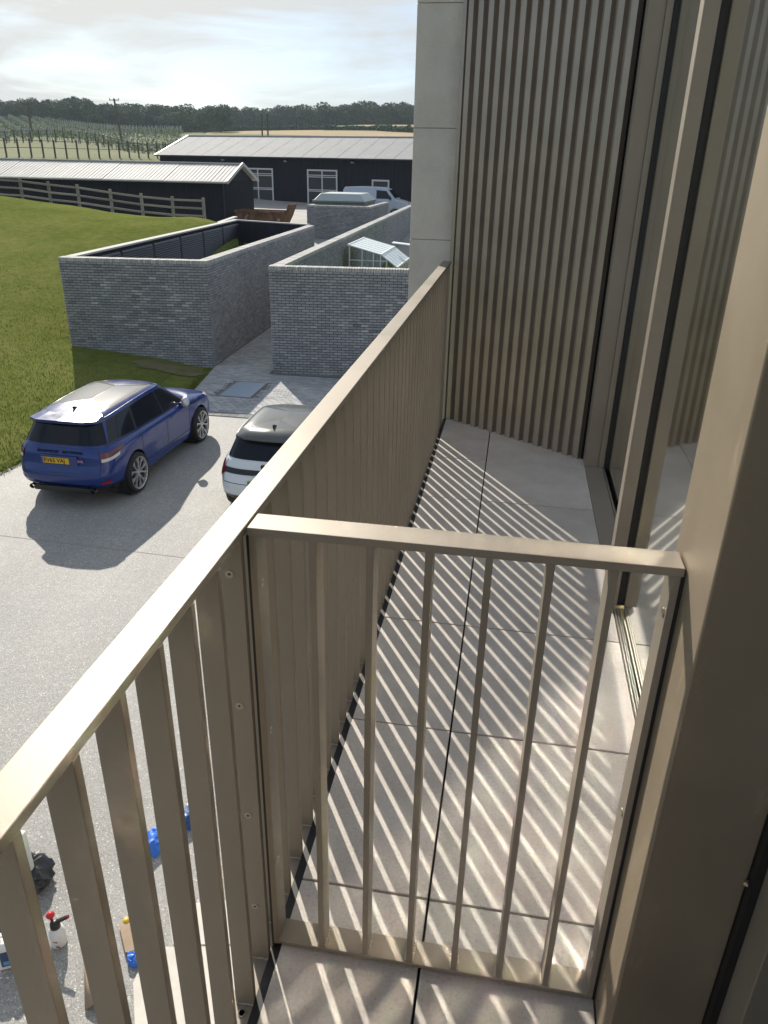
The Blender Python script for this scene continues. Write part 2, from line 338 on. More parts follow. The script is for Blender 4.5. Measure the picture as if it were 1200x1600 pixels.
LP = lp(PA[:, 0], PA[:, 1]); A_ = _k(LP, LP); n_ = len(PA)
AA = np.zeros((n_+1, n_+1)); AA[:n_, :n_] = A_ + np.eye(n_)*1e-6; AA[n_, :n_] = 1; AA[:n_, n_] = 1
WGT = np.linalg.solve(AA, np.append(PA[:, 2], 0))
FLAT = np.array([(-9.75, -200), (-9.75, 12.0), (-9.55, 13.1), (-8.34, 18.8), (-8.78, 21.3), (-9.05, 28.5), (60, 28.5), (60, -200)])
def flat_dist(x, y):
    P = np.stack([x, y], -1); d = np.full(x.shape, 1e9); inside = np.zeros(x.shape, bool)
    for i in range(len(FLAT)):
        a, b_ = FLAT[i], FLAT[(i+1) % len(FLAT)]; ab = b_-a; t = np.clip(((P-a)@ab)/(ab@ab), 0, 1); q = a + t[..., None]*ab
        d = np.minimum(d, np.hypot(*(P-q).T).T if P.ndim == 2 else np.hypot(P[..., 0]-q[..., 0], P[..., 1]-q[..., 1]))
        c = ((a[1] > y) != (b_[1] > y)) & (x < (b_[0]-a[0])*(y-a[1])/((b_[1]-a[1]) + 1e-12) + a[0]); inside ^= c
    return np.where(inside, 0, d)
def hz(x, y):
    x = np.atleast_1d(np.asarray(x, float)).ravel(); y = np.atleast_1d(np.asarray(y, float)).ravel(); z = np.empty(len(x))
    for i in range(0, len(x), 20000):
        z[i:i+20000] = _k(lp(x[i:i+20000], y[i:i+20000]), LP)@WGT[:n_] + WGT[n_]
    d = flat_dist(x, y); w = np.clip(d/1.3, 0, 1); w = w*w*(3-2*w)
    bumpz = np.array([noise.noise(Vector((a*.35, b_*.35, 0)))*.035 + noise.noise(Vector((a*1.7, b_*1.7, 3)))*.010 for a, b_ in zip(x, y)]) if len(x) < 200000 else 0
    r = np.where(d > 0, np.maximum(z, -.5)*w + bumpz*np.clip(d/.8, 0, 1), 0)
    yb_ = 36.9 + np.clip(-9.6-x, 0, 5)*.352; tt = (y-21.0)/16.5; xin = -12.93 - .85*tt; xo = -8.9 - .62*tt
    return np.where((y > 21.8) & (y < yb_) & (x > xin+.45) & (x < xo), -.02, r)
def hz1(x, y): return float(hz(x, y)[0])

az = np.concatenate([np.arange(-180, -60, 3.0), np.arange(-60, 10, .28), np.arange(10, 180, 4.0), [180]]); az = np.radians(az)
ds = np.concatenate([[0.0], np.geomspace(3, 120, 250), np.geomspace(123, 1000, 110), np.geomspace(1100, 4500, 12)])
AZg, DSg = np.meshgrid(az, ds, indexing='ij'); X = DSg*np.sin(AZg); Y = DSg*np.cos(AZg)
Z = hz(X, Y).reshape(X.shape) - .012
na, nd = X.shape
verts = np.stack([X, Y, Z], -1).reshape(-1, 3)
fa = {'lawn': [], 'meadow': [], 'wheat_field': [], 'farm_yard': []}
def pxof(x, y, z):
    d = Vector((x, y, z))-CAM; w = d.dot(CW)
    if w <= 0: return (-9999, 9999)
    return (600+F_PX*d.dot(CR)/w, 800-F_PX*d.dot(CU)/w)
for i in range(na-1):
    for j in range(nd-1):
        a = i*nd+j; f = (a, a+1, a+nd+1, a+nd)
        x, y = X[i, j], Y[i, j]
        xc, yc = (X[i, j]+X[i+1, j+1])/2, (Y[i, j]+Y[i+1, j+1])/2; d = math.hypot(xc, yc); ang = math.degrees(math.atan2(xc, yc))
        k = 'meadow'
        if d < 46 and xc < -8 + 0 and yc < 44.5: k = 'lawn'
        elif yc > 43 and yc < 86 and xc > -38 + (yc-50)*.0 and xc < 12 and not (yc < 49 and xc < -19): k = 'farm_yard'
        elif d < 60: k = 'lawn'
        elif 250 < yc < 368 and ang > -21.5: k = 'wheat_field'
        elif 395 < yc < 475 and ang > -11.7: k = 'wheat_field'
        fa[k].append(f)
for k, m_ in (('lawn', grass), ('meadow', meadow), ('wheat_field', wheat), ('farm_yard', yardm)):
    used = sorted({i for f in fa[k] for i in f}); mp_ = {o: n for n, o in enumerate(used)}
    me = bpy.data.meshes.new(k); me.from_pydata([tuple(verts[i]) for i in used], [], [tuple(mp_[i] for i in f) for f in fa[k]]); me.update()
    me.materials.append(m_); me.polygons.foreach_set('use_smooth', [True]*len(me.polygons))
    me.validate()
    obj(k, me, kind='structure')

# driveway: one sheet, block paving beside it
mb = MB(); mb.add([(-9.72, -40, .006), (40, -40, .006), (40, 16.35, .006), (-8.86, 16.75, .006), (-9.6, 13.0, .006), (-9.72, 12.2, .006)], [(0, 1, 2, 3, 4, 5)])
obj('driveway', mb.mesh('driveway', gravel), kind='structure')
mb = MB()
mb.bar((-9.7, 9.95, .0075), (-3.0, 9.72, .0075), .012, .003)
obj('driveway_joint', mb.mesh('driveway_joint', mat('dark_joint', (.24, .235, .22), .9)), kind='structure')
# lawn edge turf lip
def lerp(a, b_, t): return a+(b_-a)*t
paving = obj('block_paving', (lambda m_: (m_.add([(-8.86, 16.76, .004), (6, 16.2, .004), (6, 21.2, .004), (-6.5, 21.2, .004), (-6.9, 36, .004), (-9.3, 36, .004), (-8.72, 21.3, .004), (-8.34, 18.8, .004)], [tuple(range(8))]), m_)[1])(MB()).mesh('block_paving', sand_joint), kind='structure')
# setts: rows running across the path
def left_edge(y):
    if y < 18.8: return lerp(-8.86, -8.34, (y-16.75)/2.05)
    if y < 21.3: return lerp(-8.34, -8.74, (y-18.8)/2.5)
    return lerp(-8.74, -9.2, (y-21.3)/14.4)
setts = []
y = 17.08; row = 0
MH = [(-7.51, 18.45), (-6.64, 18.45), (-6.64, 19.93), (-7.51, 19.93)]
while y < 34:
    xl = left_edge(y)+.02; xr = 2.0 if y < 20.85 else -6.9 - (y-21)*.028
    x = xl - (row % 2)*.1
    while x < xr:
        a, b_ = max(x, xl), min(x+.2, xr)
        inmh = (b_ > -7.56 and a < -6.59 and y+.1 > 18.4 and y < 19.98)
        if b_-a > .04 and not inmh and not (20.9 < y+.1 and x > -6.75 and y < 21.3): setts.append((a, b_, y))
        x += .2
    y += .1; row += 1
setts.sort(key=lambda s: (abs(s[0]+6.6)*.5 + abs(s[2]-18.2)))
sm = MB(); sm.box(-.094, .094, -.044, .044, 0, .05); sett_me = [sm.mesh('sett', sett_o)]
for k, (a, b_, y) in enumerate(setts[:300]):
    o = obj('sett', sett_me[0], paving, ((a+b_)/2, y+.05, -.032 + rnd.uniform(-.002, .002)), (R(rnd.uniform(-.7, .7)), R(rnd.uniform(-.7, .7)), R(rnd.uniform(-.6, .6))))
    o.scale.x = (b_-a)/.2
mb = MB()
for a, b_, y in setts[300:]:
    h = .018 + rnd.uniform(-.003, .003); mb.box(a+.005, b_-.005, y+.005, y+.095, -.03, h)
obj('sett_field', mb.mesh('sett_field', sett_s), paving, kind='stuff')
mb = MB()   # darker edging course between drive and setts
x = -8.82
while x < 2: mb.box(x+.004, x+.196, 16.79-.038*(x+8.8)*.0, 17.06, -.02, .016); x += .2
obj('edging_course', mb.mesh('edging_course', toned('dark_sett', [(0, (.13, .13, .135)), (1, (.20, .20, .20))], noise_scale=20)), paving, kind='stuff')
mh = empty('manhole_cover', (-7.07, 19.2, 0), 'square recessed steel access cover set flush in the grey block paving', 'manhole cover')
mb = MB(); mb.box(-7.49, -6.66, 18.48, 19.90, -.02, .016); wpart('cover_plate', mb, mat('sky_tinted_steel', (.34, .42, .52), .35, .2), mh)  # reflected sky is put into the plate's blue base colour
mb = MB()
for b4 in [(-7.53, -7.497, 18.43, 19.95), (-6.653, -6.62, 18.43, 19.95), (-7.497, -6.653, 18.43, 18.473), (-7.497, -6.653, 19.907, 19.95)]: mb.box(*b4, -.02, .021)
wpart('cover_frame', mb, mat('galvanised', (.35, .36, .37), .4, .7), mh)

def patch_ground(name, cx, cy, rx, ry, m_, seed, kind='structure', rot=0):
    mb = MB(); n, k = 40, 5; pts = []
    for j in range(k+1):
        for i in range(n):
            a = 2*math.pi*i/n; f = j/k*(1+.45*noise.noise(Vector((math.cos(a)*2, math.sin(a)*2, seed)))+.2*noise.noise(Vector((math.cos(a)*6, math.sin(a)*6, seed))))
            u, v = math.cos(a)*rx*f, math.sin(a)*ry*f; pts.append((cx+u*math.cos(rot)-v*math.sin(rot), cy+u*math.sin(rot)+v*math.cos(rot)))
    zz = hz([p[0] for p in pts], [p[1] for p in pts]) + .012
    mb.add([(p[0], p[1], z) for p, z in zip(pts, zz)], [(j*n+i, j*n+(i+1) % n, (j+1)*n+(i+1) % n, (j+1)*n+i) for j in range(k) for i in range(n)])
    obj(name, mb.mesh(name, m_, smooth=True), kind=kind)
patch_ground('bare_soil', -9.75, 20.45, 1.15, .5, dirt, 4, rot=.1)
patch_ground('bare_soil', -13.2, 23.5, .25, .14, dirt, 9)
# ------------------------------------------------------------------ brick walls
def brick_wall(thing_, P0, P1, z0f, z1, thick=.33, nmain=1, parts=0, name='brick'):
    """wall from P0 to P1 (plan), outer face on the right-hand side of P0->P1; z0f(x,y) base height"""
    P0, P1 = Vector((*P0, 0)), Vector((*P1, 0)); d = (P1-P0); ln = d.length; d.normalize(); nrm = Vector((d.y, -d.x, 0)); rot = math.atan2(d.y, d.x)
    core = MB(); zb = min(z0f(P0.x, P0.y), z0f(P1.x, P1.y)) - .3; top = z1 - .10
    c0 = P0 - nrm*.019; c1 = P1 - nrm*.019; t = thick-.038
    core.obox(((c0+c1)/2 - nrm*(t/2)) + Vector((0, 0, (zb+top)/2)), d*(ln/2-.012), nrm*(t/2), Vector((0, 0, (top-zb)/2)))
    wpart('mortar_core', core, mortar, thing_)
    sides = [(1, Vector((0, 0, 0)))] + ([(-1, -nrm*thick)] if nmain > 1 else [])
    items = []
    for sgn, off in sides:
        ncourse = int((top-zb)/.075)
        for c in range(ncourse):
            z = top - .0375 - c*.075; x = -.1125*(c % 2)
            while x < ln:
                a, b_ = max(x, 0), min(x+.225, ln)
                if b_-a > .03:
                    p = P0 + d*((a+b_)/2)
                    if z + .03 > z0f(p.x, p.y) - .1: items.append((sgn, off, a, b_, z))
                x += .225
    bm_ = MB(); bm_.box(-.1075, .1075, 0, .05, -.0295, .0295); unit = bm_.mesh('brick', brick_o)
    if parts:
        cx = ln/2; zc = (top + z0f(P0.x, P0.y))/2
        items.sort(key=lambda it: (it[0] != 1, abs((it[2]+it[3])/2-cx) + 1.2*abs(it[4]-zc)))
        for sgn, off, a, b_, z in items[:parts]:
            p = P0 + d*((a+b_)/2) + nrm*rnd.uniform(-.002, .0035); p.z = z
            o = obj(name, unit, thing_, p-thing_.location, (0, 0, rot)); o.scale.x = (b_-a-.01)/.215
        items = items[parts:]
    mb = MB()
    for sgn, off, a, b_, z in items:
        p = P0 + off + d*((a+b_)/2); pr = rnd.uniform(-.002, .0035)
        mb.obox(p + nrm*sgn*(-.02+pr) + Vector((0, 0, z)), d*((b_-a-.013)/2), nrm*.02, Vector((0, 0, .0295)), tone=rnd.random()*.85 + .15*(noise.noise(p*.7)+.5))
    wpart('brickwork', mb, brick_s, thing_, kind='stuff')
    # coping: bricks on edge
    mb = MB(); x = 0
    while x < ln-.02:
        b_ = min(x+.075, ln); p = P0 + d*((x+b_)/2) - nrm*(thick/2); h = rnd.uniform(-.003, .003)
        mb.obox(p + Vector((0, 0, z1-.05+h)), d*((b_-x)/2-.005), nrm*(thick/2+.004), Vector((0, 0, .05))); x += .075
    wpart('coping', mb, coping_m, thing_, kind='stuff')
    mb = MB(); mb.obox((P0+P1)/2 - nrm*(thick/2) + Vector((0, 0, z1-.055)), d*(ln/2-.006), nrm*(thick/2-.006), Vector((0, 0, .045))); wpart('coping_bed', mb, mortar, thing_)

TA = 3.07
wa = empty('brick_enclosure', (-8.75, 21.33, 0), 'long grey brick walled yard lined with black louvres, nearest the blue car', 'brick wall')
brick_wall(wa, (-13.02, 20.82), (-8.73, 21.33), hz1, TA, parts=300)
brick_wall(wa, (-8.73, 21.345), (-9.28, 35.72), hz1, TA-.004, nmain=2)
mb = MB()   # rear and left walls, dark inside with thin pale caps
def slab_wall(mb, a, b_, th, z0, z1):
    a, b_ = Vector((*a, 0)), Vector((*b_, 0)); d = (b_-a).normalized(); n = Vector((d.y, -d.x, 0)); mb.obox((a+b_)/2 - n*th/2 + Vector((0, 0, (z0+z1)/2)), d*((b_-a).length/2), n*th/2, Vector((0, 0, (z1-z0)/2)))
slab_wall(mb, (-13.9, 37.7), (-13.02, 21.17), .25, -.4, TA-.05); wpart('left_wall', mb, dark_clad, wa)
mb = MB(); slab_wall(mb, (-9.62, 36.3), (-13.6, 37.7), .2, -.2, TA-.05); wpart('rear_wall', mb, dark_clad, wa)
mb = MB(); slab_wall(mb, (-13.88, 37.74), (-13.0, 21.16), .29, TA-.05, TA+.005); wpart('wall_cap', mb, coping_m, wa)
mb = MB(); slab_wall(mb, (-9.6, 36.33), (-13.62, 37.76), .22, TA-.05, TA); wpart('wall_cap', mb, coping_m, wa)
mb = MB(); mb.prism([(-12.95, 21.2), (-9.05, 21.65), (-9.6, 36.1), (-13.6, 37.6)], -.05, .02); wpart('yard_floor', mb, gravel, wa)
# louvre panels along the inner left wall
for i in range(6):
    t0, t1 = i/6, (i+1)/6; a = Vector((lerp(-12.66, -13.48, t0), lerp(21.4, 37.3, t0), 0)); b_ = Vector((lerp(-12.66, -13.48, t1), lerp(21.4, 37.3, t1), 0))
    d = (b_-a).normalized(); n = Vector((d.y, -d.x, 0))
    fr = MB(); fr.obox(a + n*.02 + Vector((0, 0, 1.43)), d*.05, n*.035, Vector((0, 0, 1.42))); fp = wpart('louvre_post', fr, mat('black_metal', (.012, .013, .016), .6), wa)
    for kz in range(22):
        lm = MB(); z = 1.26 + kz*.078
        lm.obox((a+b_)/2 + n*.045 + Vector((0, 0, z)), d*((b_-a).length/2-.075), (n*.022 + Vector((0, 0, -.034))), Vector((0, 0, .006)) + n*.006)
        wpart('louvre_slat', lm, mat('louvre_metal', (.022, .024, .030), .45, .3), wa)
for q0, q1, z in [((372, 366), (415, 370), 2.2)]:
    mb = MB(); mb.bar((-13.1, 36.9, 2.05), (-9.9, 35.8, 2.05), .05, .05); mb.bar((-13.1, 36.9, 2.05), (-13.1, 36.9, .02), .05, .05); mb.bar((-11.6, 36.4, 2.05), (-11.6, 36.4, .02), .05, .05); mb.bar((-10.3, 35.9, 2.05), (-10.3, 35.9, .02), .05, .05)
    fr = empty('plant_rail', (-11.6, 36.4, 0), 'thin pale metal rail standing inside the louvred brick yard', 'rail'); wpart('rail_frame', mb, mat('galvanised', (.35, .36, .37), .4, .7), fr)

wb = empty('brick_enclosure', (-6.75, 20.97, 0), 'grey brick garden wall enclosing the small greenhouse, beside the stone pier', 'brick wall')
TB = 3.05
brick_wall(wb, (-6.78, 20.96), (1.4, 21.9), hz1, TB, parts=300)
brick_wall(wb, (-7.93, 57.6), (-6.78, 20.98), hz1, TB-.004, nmain=2)
wc = empty('brick_enclosure', (-13.46, 50, 1.2), 'small square brick enclosure round the grey tank, near the farm building', 'brick wall')
brick_wall(wc, (-13.46, 50.0), (-9.35, 50.0), hz1, 3.22)
brick_wall(wc, (-9.35, 50.01), (-9.35, 57.2), hz1, 3.216)
brick_wall(wc, (-13.46, 57.2), (-13.46, 50.01), hz1, 3.212, nmain=2)

# tank inside enclosure C
tk = empty('storage_tank', (-11.9, 54, 1.3), 'grey green tank with a stepped pale lid inside the small brick enclosure', 'tank')
tm = mat('tank_green_grey', (.17, .21, .20), .5); tl = mat('tank_lid', (.34, .39, .38), .4)
mb = MB(); mb.box(-13.75+.35, -10.05, 51.6, 55.6, 1.2, 3.32); wpart('tank_body', mb, tm, tk, bevel=.04)
mb = MB(); mb.box(-13.5, -9.97, 51.5, 55.7, 3.32, 3.46); wpart('rim', mb, tm, tk, bevel=.02)
mb = MB(); x0, x1, y0, y1 = -13.4, -10.05, 51.6, 55.6
mb.add([(x0, y0, 3.46), (x1, y0, 3.46), (x1, y1, 3.46), (x0, y1, 3.46), (x0+.35, y0+.5, 3.86), (x1-.35, y0+.5, 3.86), (x1-.35, y1-.5, 3.86), (x0+.35, y1-.5, 3.86)], BOXF)
wpart('lid', mb, tl, tk, bevel=.03)

# greenhouse leaning on the wall
gh = empty('lean_to_greenhouse', (-6.58, 30.2, .3), 'small white framed lean-to greenhouse with a cranked roof against the brick wall', 'greenhouse')
wf = mat('white_aluminium', (.78, .80, .79), .35, .1)
def b_gl(t, b):
    b.inputs['Transmission Weight'].default_value = 0
    gl = N(t, 'ShaderNodeBsdfGlossy'); gl.inputs['Roughness'].default_value = .02; tr = N(t, 'ShaderNodeBsdfTransparent'); tr.inputs[0].default_value = (.88, .93, .91, 1)
    fr = N(t, 'ShaderNodeFresnel'); fr.inputs[0].default_value = 1.5; mx = N(t, 'ShaderNodeMixShader')
    t.links.new(fr.outputs[0], mx.inputs[0]); t.links.new(tr.outputs[0], mx.inputs[1]); t.links.new(gl.outputs[0], mx.inputs[2])
    t.links.new(mx.outputs[0], t.nodes['Material Output'].inputs[0])
clear_glass = mat('clear_glass', builder=b_gl)
roof_poly = mat('opal_polycarbonate', (.74, .80, .78), .3)
prof = [(-6.5, 2.80), (-5.2, 2.48), (-4.56, 2.03), (-4.56, .3)]
Y0, Y1 = 30.2, 33.5
for i in range(6):      # roof panels, upper slope and steep slope
    ya, yb = lerp(Y0, Y1, i/6)+.025, lerp(Y0, Y1, (i+1)/6)-.025
    for (a, b_) in ((prof[0], prof[1]), (prof[1], prof[2])):
        mb = MB(); dx, dz = b_[0]-a[0], b_[1]-a[1]; L_ = math.hypot(dx, dz); nx, nz_ = -dz/L_, dx/L_
        mb.obox(((a[0]+b_[0])/2, (ya+yb)/2, (a[1]+b_[1])/2), (dx/2*.985, 0, dz/2*.985), (0, (yb-ya)/2, 0), (nx*.008, 0, nz_*.008)); wpart('roof_panel', mb, roof_poly, gh)
for i in range(7):
    y = lerp(Y0, Y1, i/6); mb = MB()
    for a, b_ in zip(prof[:-1], prof[1:]): mb.bar((a[0], y, a[1]), (b_[0], y, b_[1]), .04, .05, up=(0, 1, .01))
    wpart('frame_hoop', mb, wf, gh)
mb = MB()
for (x, z) in prof[:3] + [(-4.56, .35), (-4.56, 1.1)]: mb.bar((x, Y0-.03, z), (x, Y1+.03, z), .06, .06)
wpart('frame_rails', mb, wf, gh)
for x in (-6.45, -5.95, -5.5, -5.22, -4.98):
    zt = 2.79 - (x+6.5)*.246 if x < -5.2 else 2.48-(x+5.2)*.7
    for yy in (Y0-.01, Y1+.01): mb = MB(); mb.box(x-.022, x+.022, yy-.02, yy+.02, .3, zt-.03); wpart('upright', mb, wf, gh)
for yy in (Y0-.01, Y1+.01):
    for z in (.35, 1.2, 2.25): mb = MB(); mb.box(-6.5, -4.6 if z < 2.1 else -5.0, yy-.015, yy+.015, z-.02, z+.02); wpart('cross_rail', mb, wf, gh)
mb = MB(); mb.add([(-6.48, Y0, .35), (-4.58, Y0, .35), (-4.58, Y0, 2.03), (-5.2, Y0, 2.46), (-6.48, Y0, 2.77)], [(0, 1, 2, 3, 4)]); wpart('end_pane', mb, clear_glass, gh)
mb = MB(); mb.add([(-4.57, Y0, .35), (-4.57, Y1, .35), (-4.57, Y1, 2.03), (-4.57, Y0, 2.03)], [(0, 1, 2, 3)]); wpart('side_pane', mb, clear_glass, gh)
mb = MB(); mb.bar((-5.2, 33.0, 2.7), (-4.3, 33.0, 2.62), .5, .03); wpart('open_vent', mb, wf, gh)

# ------------------------------------------------------------------ farm buildings
def rot2(p, c, a): x, y = p[0]-c[0], p[1]-c[1]; return (c[0]+x*math.cos(a)-y*math.sin(a), c[1]+x*math.sin(a)+y*math.cos(a))
# barn: front wall from BL to BR
BL = at_y((247, 243), 83); BR_ = at_y((643, 246), 75.5); bl = Vector((BL.x, BL.y, 0)); br = Vector((BR_.x, BR_.y, 0))
bd = (br-bl).normalized(); bn = Vector((bd.y, -bd.x, 0))      # bn points to camera
br = br + bd*16; blen = (br-bl).length; EZ, RZ, GZ = 6.12, 8.05, 1.80
barn = empty('barn', (bl.x, bl.y, GZ), 'long black boarded barn with pale sheet roof and white framed doors', 'barn')
def bp(s, dep, z): return bl + bd*s - bn*dep + Vector((0, 0, z))
DEP = 11.0
mb = MB(); 
vs = [bp(0, .25, GZ-.6), bp(blen, .25, GZ-.6), bp(blen, DEP, GZ-.6), bp(0, DEP, GZ-.6), bp(0, .25, EZ-.05), bp(blen, .25, EZ-.05), bp(blen, DEP, EZ-.05), bp(0, DEP, EZ-.05), bp(0, DEP/2, RZ-.1), bp(blen, DEP/2, RZ-.1)]
mb.add(vs, [(0, 3, 2, 1), (0, 1, 5, 4), (2, 3, 7, 6), (3, 0, 4, 8, 7), (1, 2, 6, 9, 5), (4, 5, 9, 8), (6, 7, 8, 9)]); wpart('wall', mb, dark_clad, barn)
mb = MB(); s = .1
while s < blen: mb.obox(bp(s, .235, (GZ+EZ)/2-.1), bd*.055, bn*.012, Vector((0, 0, (EZ-GZ)/2))); s += .3
wpart('cladding_boards', mb, dark_clad, barn, kind='stuff')
npan = int(blen/1.9)
for side in (0, 1):
    for i in range(npan):
        for j in range(2 if side == 0 else 1):
            s0, s1 = blen*i/npan+.02, blen*(i+1)/npan-.02
            ta, tb = (j/2, (j+1)/2+.012) if side == 0 else (0, 1)
            def rp(s, t, dz): 
                dep = lerp(-.35, DEP/2, t) if side == 0 else lerp(DEP+.35, DEP/2, t); return bp(s, dep, lerp(EZ-.08, RZ, t)+dz)
            dz = .025*(1-j) - .02 + rnd.uniform(-.004, .004)
            mb = MB(); mb.add([rp(s0, ta, dz), rp(s1, ta, dz), rp(s1, tb, dz), rp(s0, tb, dz), rp(s0, ta, dz+.05), rp(s1, ta, dz+.05), rp(s1, tb, dz+.05), rp(s0, tb, dz+.05)], BOXF if side == 0 else [tuple(reversed(f)) for f in BOXF])
            wpart('roof_sheet', mb, roofm, barn)
mb = MB(); mb.bar(bp(-.1, DEP/2, RZ+.05), bp(blen, DEP/2, RZ+.05), .3, .08); wpart('ridge_cap', mb, roof_edge, barn)
mb = MB(); mb.bar(bp(-.12, -.37, EZ-.08), bp(-.12, DEP/2, RZ+.04), .22, .14); mb.bar(bp(-.12, DEP/2, RZ+.04), bp(-.12, DEP+.37, EZ-.08), .22, .14); wpart('barge_board', mb, roof_edge, barn)
mb = MB(); mb.bar(bp(-.1, -.42, EZ-.1), bp(blen, -.42, EZ-.1), .12, .1); wpart('gutter', mb, mat('dark_gutter', (.03, .03, .035), .5), barn)
def barn_door(pxl, pxr, z0, z1, name='double_door', mids=True):
    def sof(px):    # along-wall coordinate under a pixel column
        d = ray((px, 290)); den = d.x*bn.x + d.y*bn.y; t = ((bl-CAM).dot(bn))/den; p = CAM + d*t; return (p-bl).dot(bd)
    s0, s1 = sof(pxl), sof(pxr); w = .07
    lf = MB(); lf.obox(bp((s0+s1)/2, .2, (z0+z1)/2), bd*((s1-s0)/2), bn*.02, Vector((0, 0, (z1-z0)/2))); leaf = wpart(name, lf, mat('dark_door', (.022, .024, .03), .35), barn)
    def fb(sa, sb, za, zb):
        m_ = MB(); m_.obox(bp((sa+sb)/2, .15, (za+zb)/2), bd*((sb-sa)/2), bn*.03, Vector((0, 0, (zb-za)/2))); o = wpart('door_frame', m_, white_pt, barn); o.parent = leaf
    fb(s0-w, s0+w, z0, z1); fb(s1-w, s1+w, z0, z1); fb(s0+w+.002, s1-w-.002, z1-2*w, z1-.001)
    if mids:
        m = (s0+s1)/2; fb(m-w*.8, m+w*.8, z0, z1-2*w-.002)
        h = z1-z0
        for zz in (z0+.02, z0+h*.38, z0+h*.42, z0+h*.78, z0+h*.83):
            fb(s0+w+.002, m-w*.8-.002, zz, zz+.07); fb(m+w*.8+.002, s1-w-.002, zz, zz+.07)
barn_door(380, 425, GZ+.05, 5.05); barn_door(480, 525, GZ+.05, 5.05); barn_door(581, 606, GZ+.05, 4.3, 'single_door', False)
for px in (347, 445, 550):
    d = ray((px, 250)); t = ((bl-CAM).dot(bn))/(d.x*bn.x+d.y*bn.y); p = CAM+d*t; s = (p-bl).dot(bd)
    mb = MB(); mb.obox(bp(s, .1, 5.72), bd*.13, bn*.1, Vector((0, 0, .06))); wpart('wall_lamp', mb, mat('lamp_grey', (.4, .4, .4), .4), barn)

# shed
shed = empty('shed', (-18.9, 50, 1.6), 'low black shed with pale corrugated roof behind the post and rail fence', 'shed')
SX0, SX1, SY0, SY1, SE, SR = -36.6, -18.95, 50.25, 55.9, 4.42, 5.44
mb = MB(); ym = (SY0+SY1)/2
mb.add([(SX0, SY0, 1), (SX1, SY0, 1), (SX1, SY1, 1), (SX0, SY1, 1), (SX0, SY0, SE), (SX1, SY0, SE), (SX1, SY1, SE), (SX0, SY1, SE), (SX0, ym, SR-.05), (SX1, ym, SR-.05)],
       [(0, 3, 2, 1), (0, 1, 5, 4), (2, 3, 7, 6), (3, 0, 4, 8, 7), (1, 2, 6, 9, 5), (4, 5, 9, 8), (6, 7, 8, 9)]); wpart('wall', mb, dark_clad, shed)
mb = MB(); x = SX0
while x < SX1: mb.box(x, x+.12, SY0-.02, SY0-.001, 1.2, SE-.05); x += .3
y = SY0+.1
while y < SY1-.1: mb.box(SX1+.001, SX1+.02, y, y+.12, 1.2, SE-.02); y += .3
wpart('cladding_boards', mb, dark_clad, shed, kind='stuff')
nP = 17
for i in range(nP):
    x0, x1 = lerp(SX0-.2, SX1+.25, i/nP)+.015, lerp(SX0-.2, SX1+.25, (i+1)/nP)-.015
    for (ya, yb) in ((SY0-.3, ym), (SY1+.3, ym)):
        mb = MB(); n_r = 8; dz = rnd.uniform(-.006, .006)
        for r_ in range(n_r):       # shallow corrugation
            xa, xb = lerp(x0, x1, r_/n_r), lerp(x0, x1, (r_+1)/n_r); h = .022 if r_ % 2 else 0
            vs = [(xa, ya, SE-.02+dz), (xb, ya, SE-.02+dz), (xb, yb, SR+dz), (xa, yb, SR+dz)]; vs2 = [(a, b_, c+.03+h) for a, b_, c in vs]
            mb.add(vs+vs2, BOXF if ya < yb else [tuple(reversed(f)) for f in BOXF], tone=.5)
        wpart('roof_sheet', mb, shed_roofm, shed)
mb = MB(); mb.bar((SX0-.2, ym, SR+.07), (SX1+.3, ym, SR+.07), .3, .07); wpart('ridge_cap', mb, roof_edge, shed)
for xx in (SX1+.32, SX0-.26):
    mb = MB(); mb.bar((xx, SY0-.32, SE-.02), (xx, ym, SR+.05), .09, .2, ); mb.bar((xx, ym, SR+.05), (xx, SY1+.32, SE-.02), .09, .2); wpart('barge_board', mb, roof_edge, shed)
mb = MB(); mb.bar((SX0-.2, SY0-.36, SE-.05), (SX1+.3, SY0-.36, SE-.05), .1, .08); wpart('gutter', mb, mat('pale_gutter', (.3, .3, .28), .5), shed)
mb = MB(); mb.tube([(SX1-.05, SY0-.06, SE-.1), (SX1-.05, SY0-.06, 1.4)], .04); wpart('downpipe', mb, mat('dark_gutter'), shed)

# post and rail fence by the lawn
fl = list(fence_pts); d0 = fl[0]-fl[2]
ext = []
for i in range(4, 0, -1):
    x, y = fl[0].x - 1.95*i, fl[0].y + .28*i; ext.append(Vector((x, y, hz1(x, y))))
fl = ext + fl
fn = empty('post_and_rail_fence', (fl[-1].x, fl[-1].y, fl[-1].z), 'weathered three rail timber fence along the top of the lawn', 'fence')
for p in fl:
    mb = MB(); z = hz1(p.x, p.y); mb.box(p.x-.065, p.x+.065, p.y-.06, p.y+.06, z-.3, p.z+1.16+rnd.uniform(-.03, .03)); o = wpart('post', mb, timber, fn); p.z = max(p.z, z)
for a, b_ in zip(fl[:-1], fl[1:]):
    for h in (.25, .62, 1.0):
        mb = MB(); off = Vector((0, -.085, h)); mb.bar(a+off+Vector((0, 0, rnd.uniform(-.015, .015))), b_+off, .04, .10); wpart('rail', mb, timber, fn)
# dark retaining wall with pale cap at end of fence
rw = empty('retaining_wall', (-15.5, 39.6, 2.4), 'short black retaining wall with a pale cap at the end of the timber fence', 'wall')
pa, pb = at_y((328, 353), 39.2), at_y((368, 339), 43.0)
mb = MB(); mb.bar((pa.x, pa.y, pa.z-.8), (pb.x, pb.y, pb.z-.8), .18, 1.5); wpart('wall_face', mb, dark_clad, rw)
mb = MB(); mb.bar(pa, pb, .24, .07); wpart('wall_cap', mb, coping_m, rw)

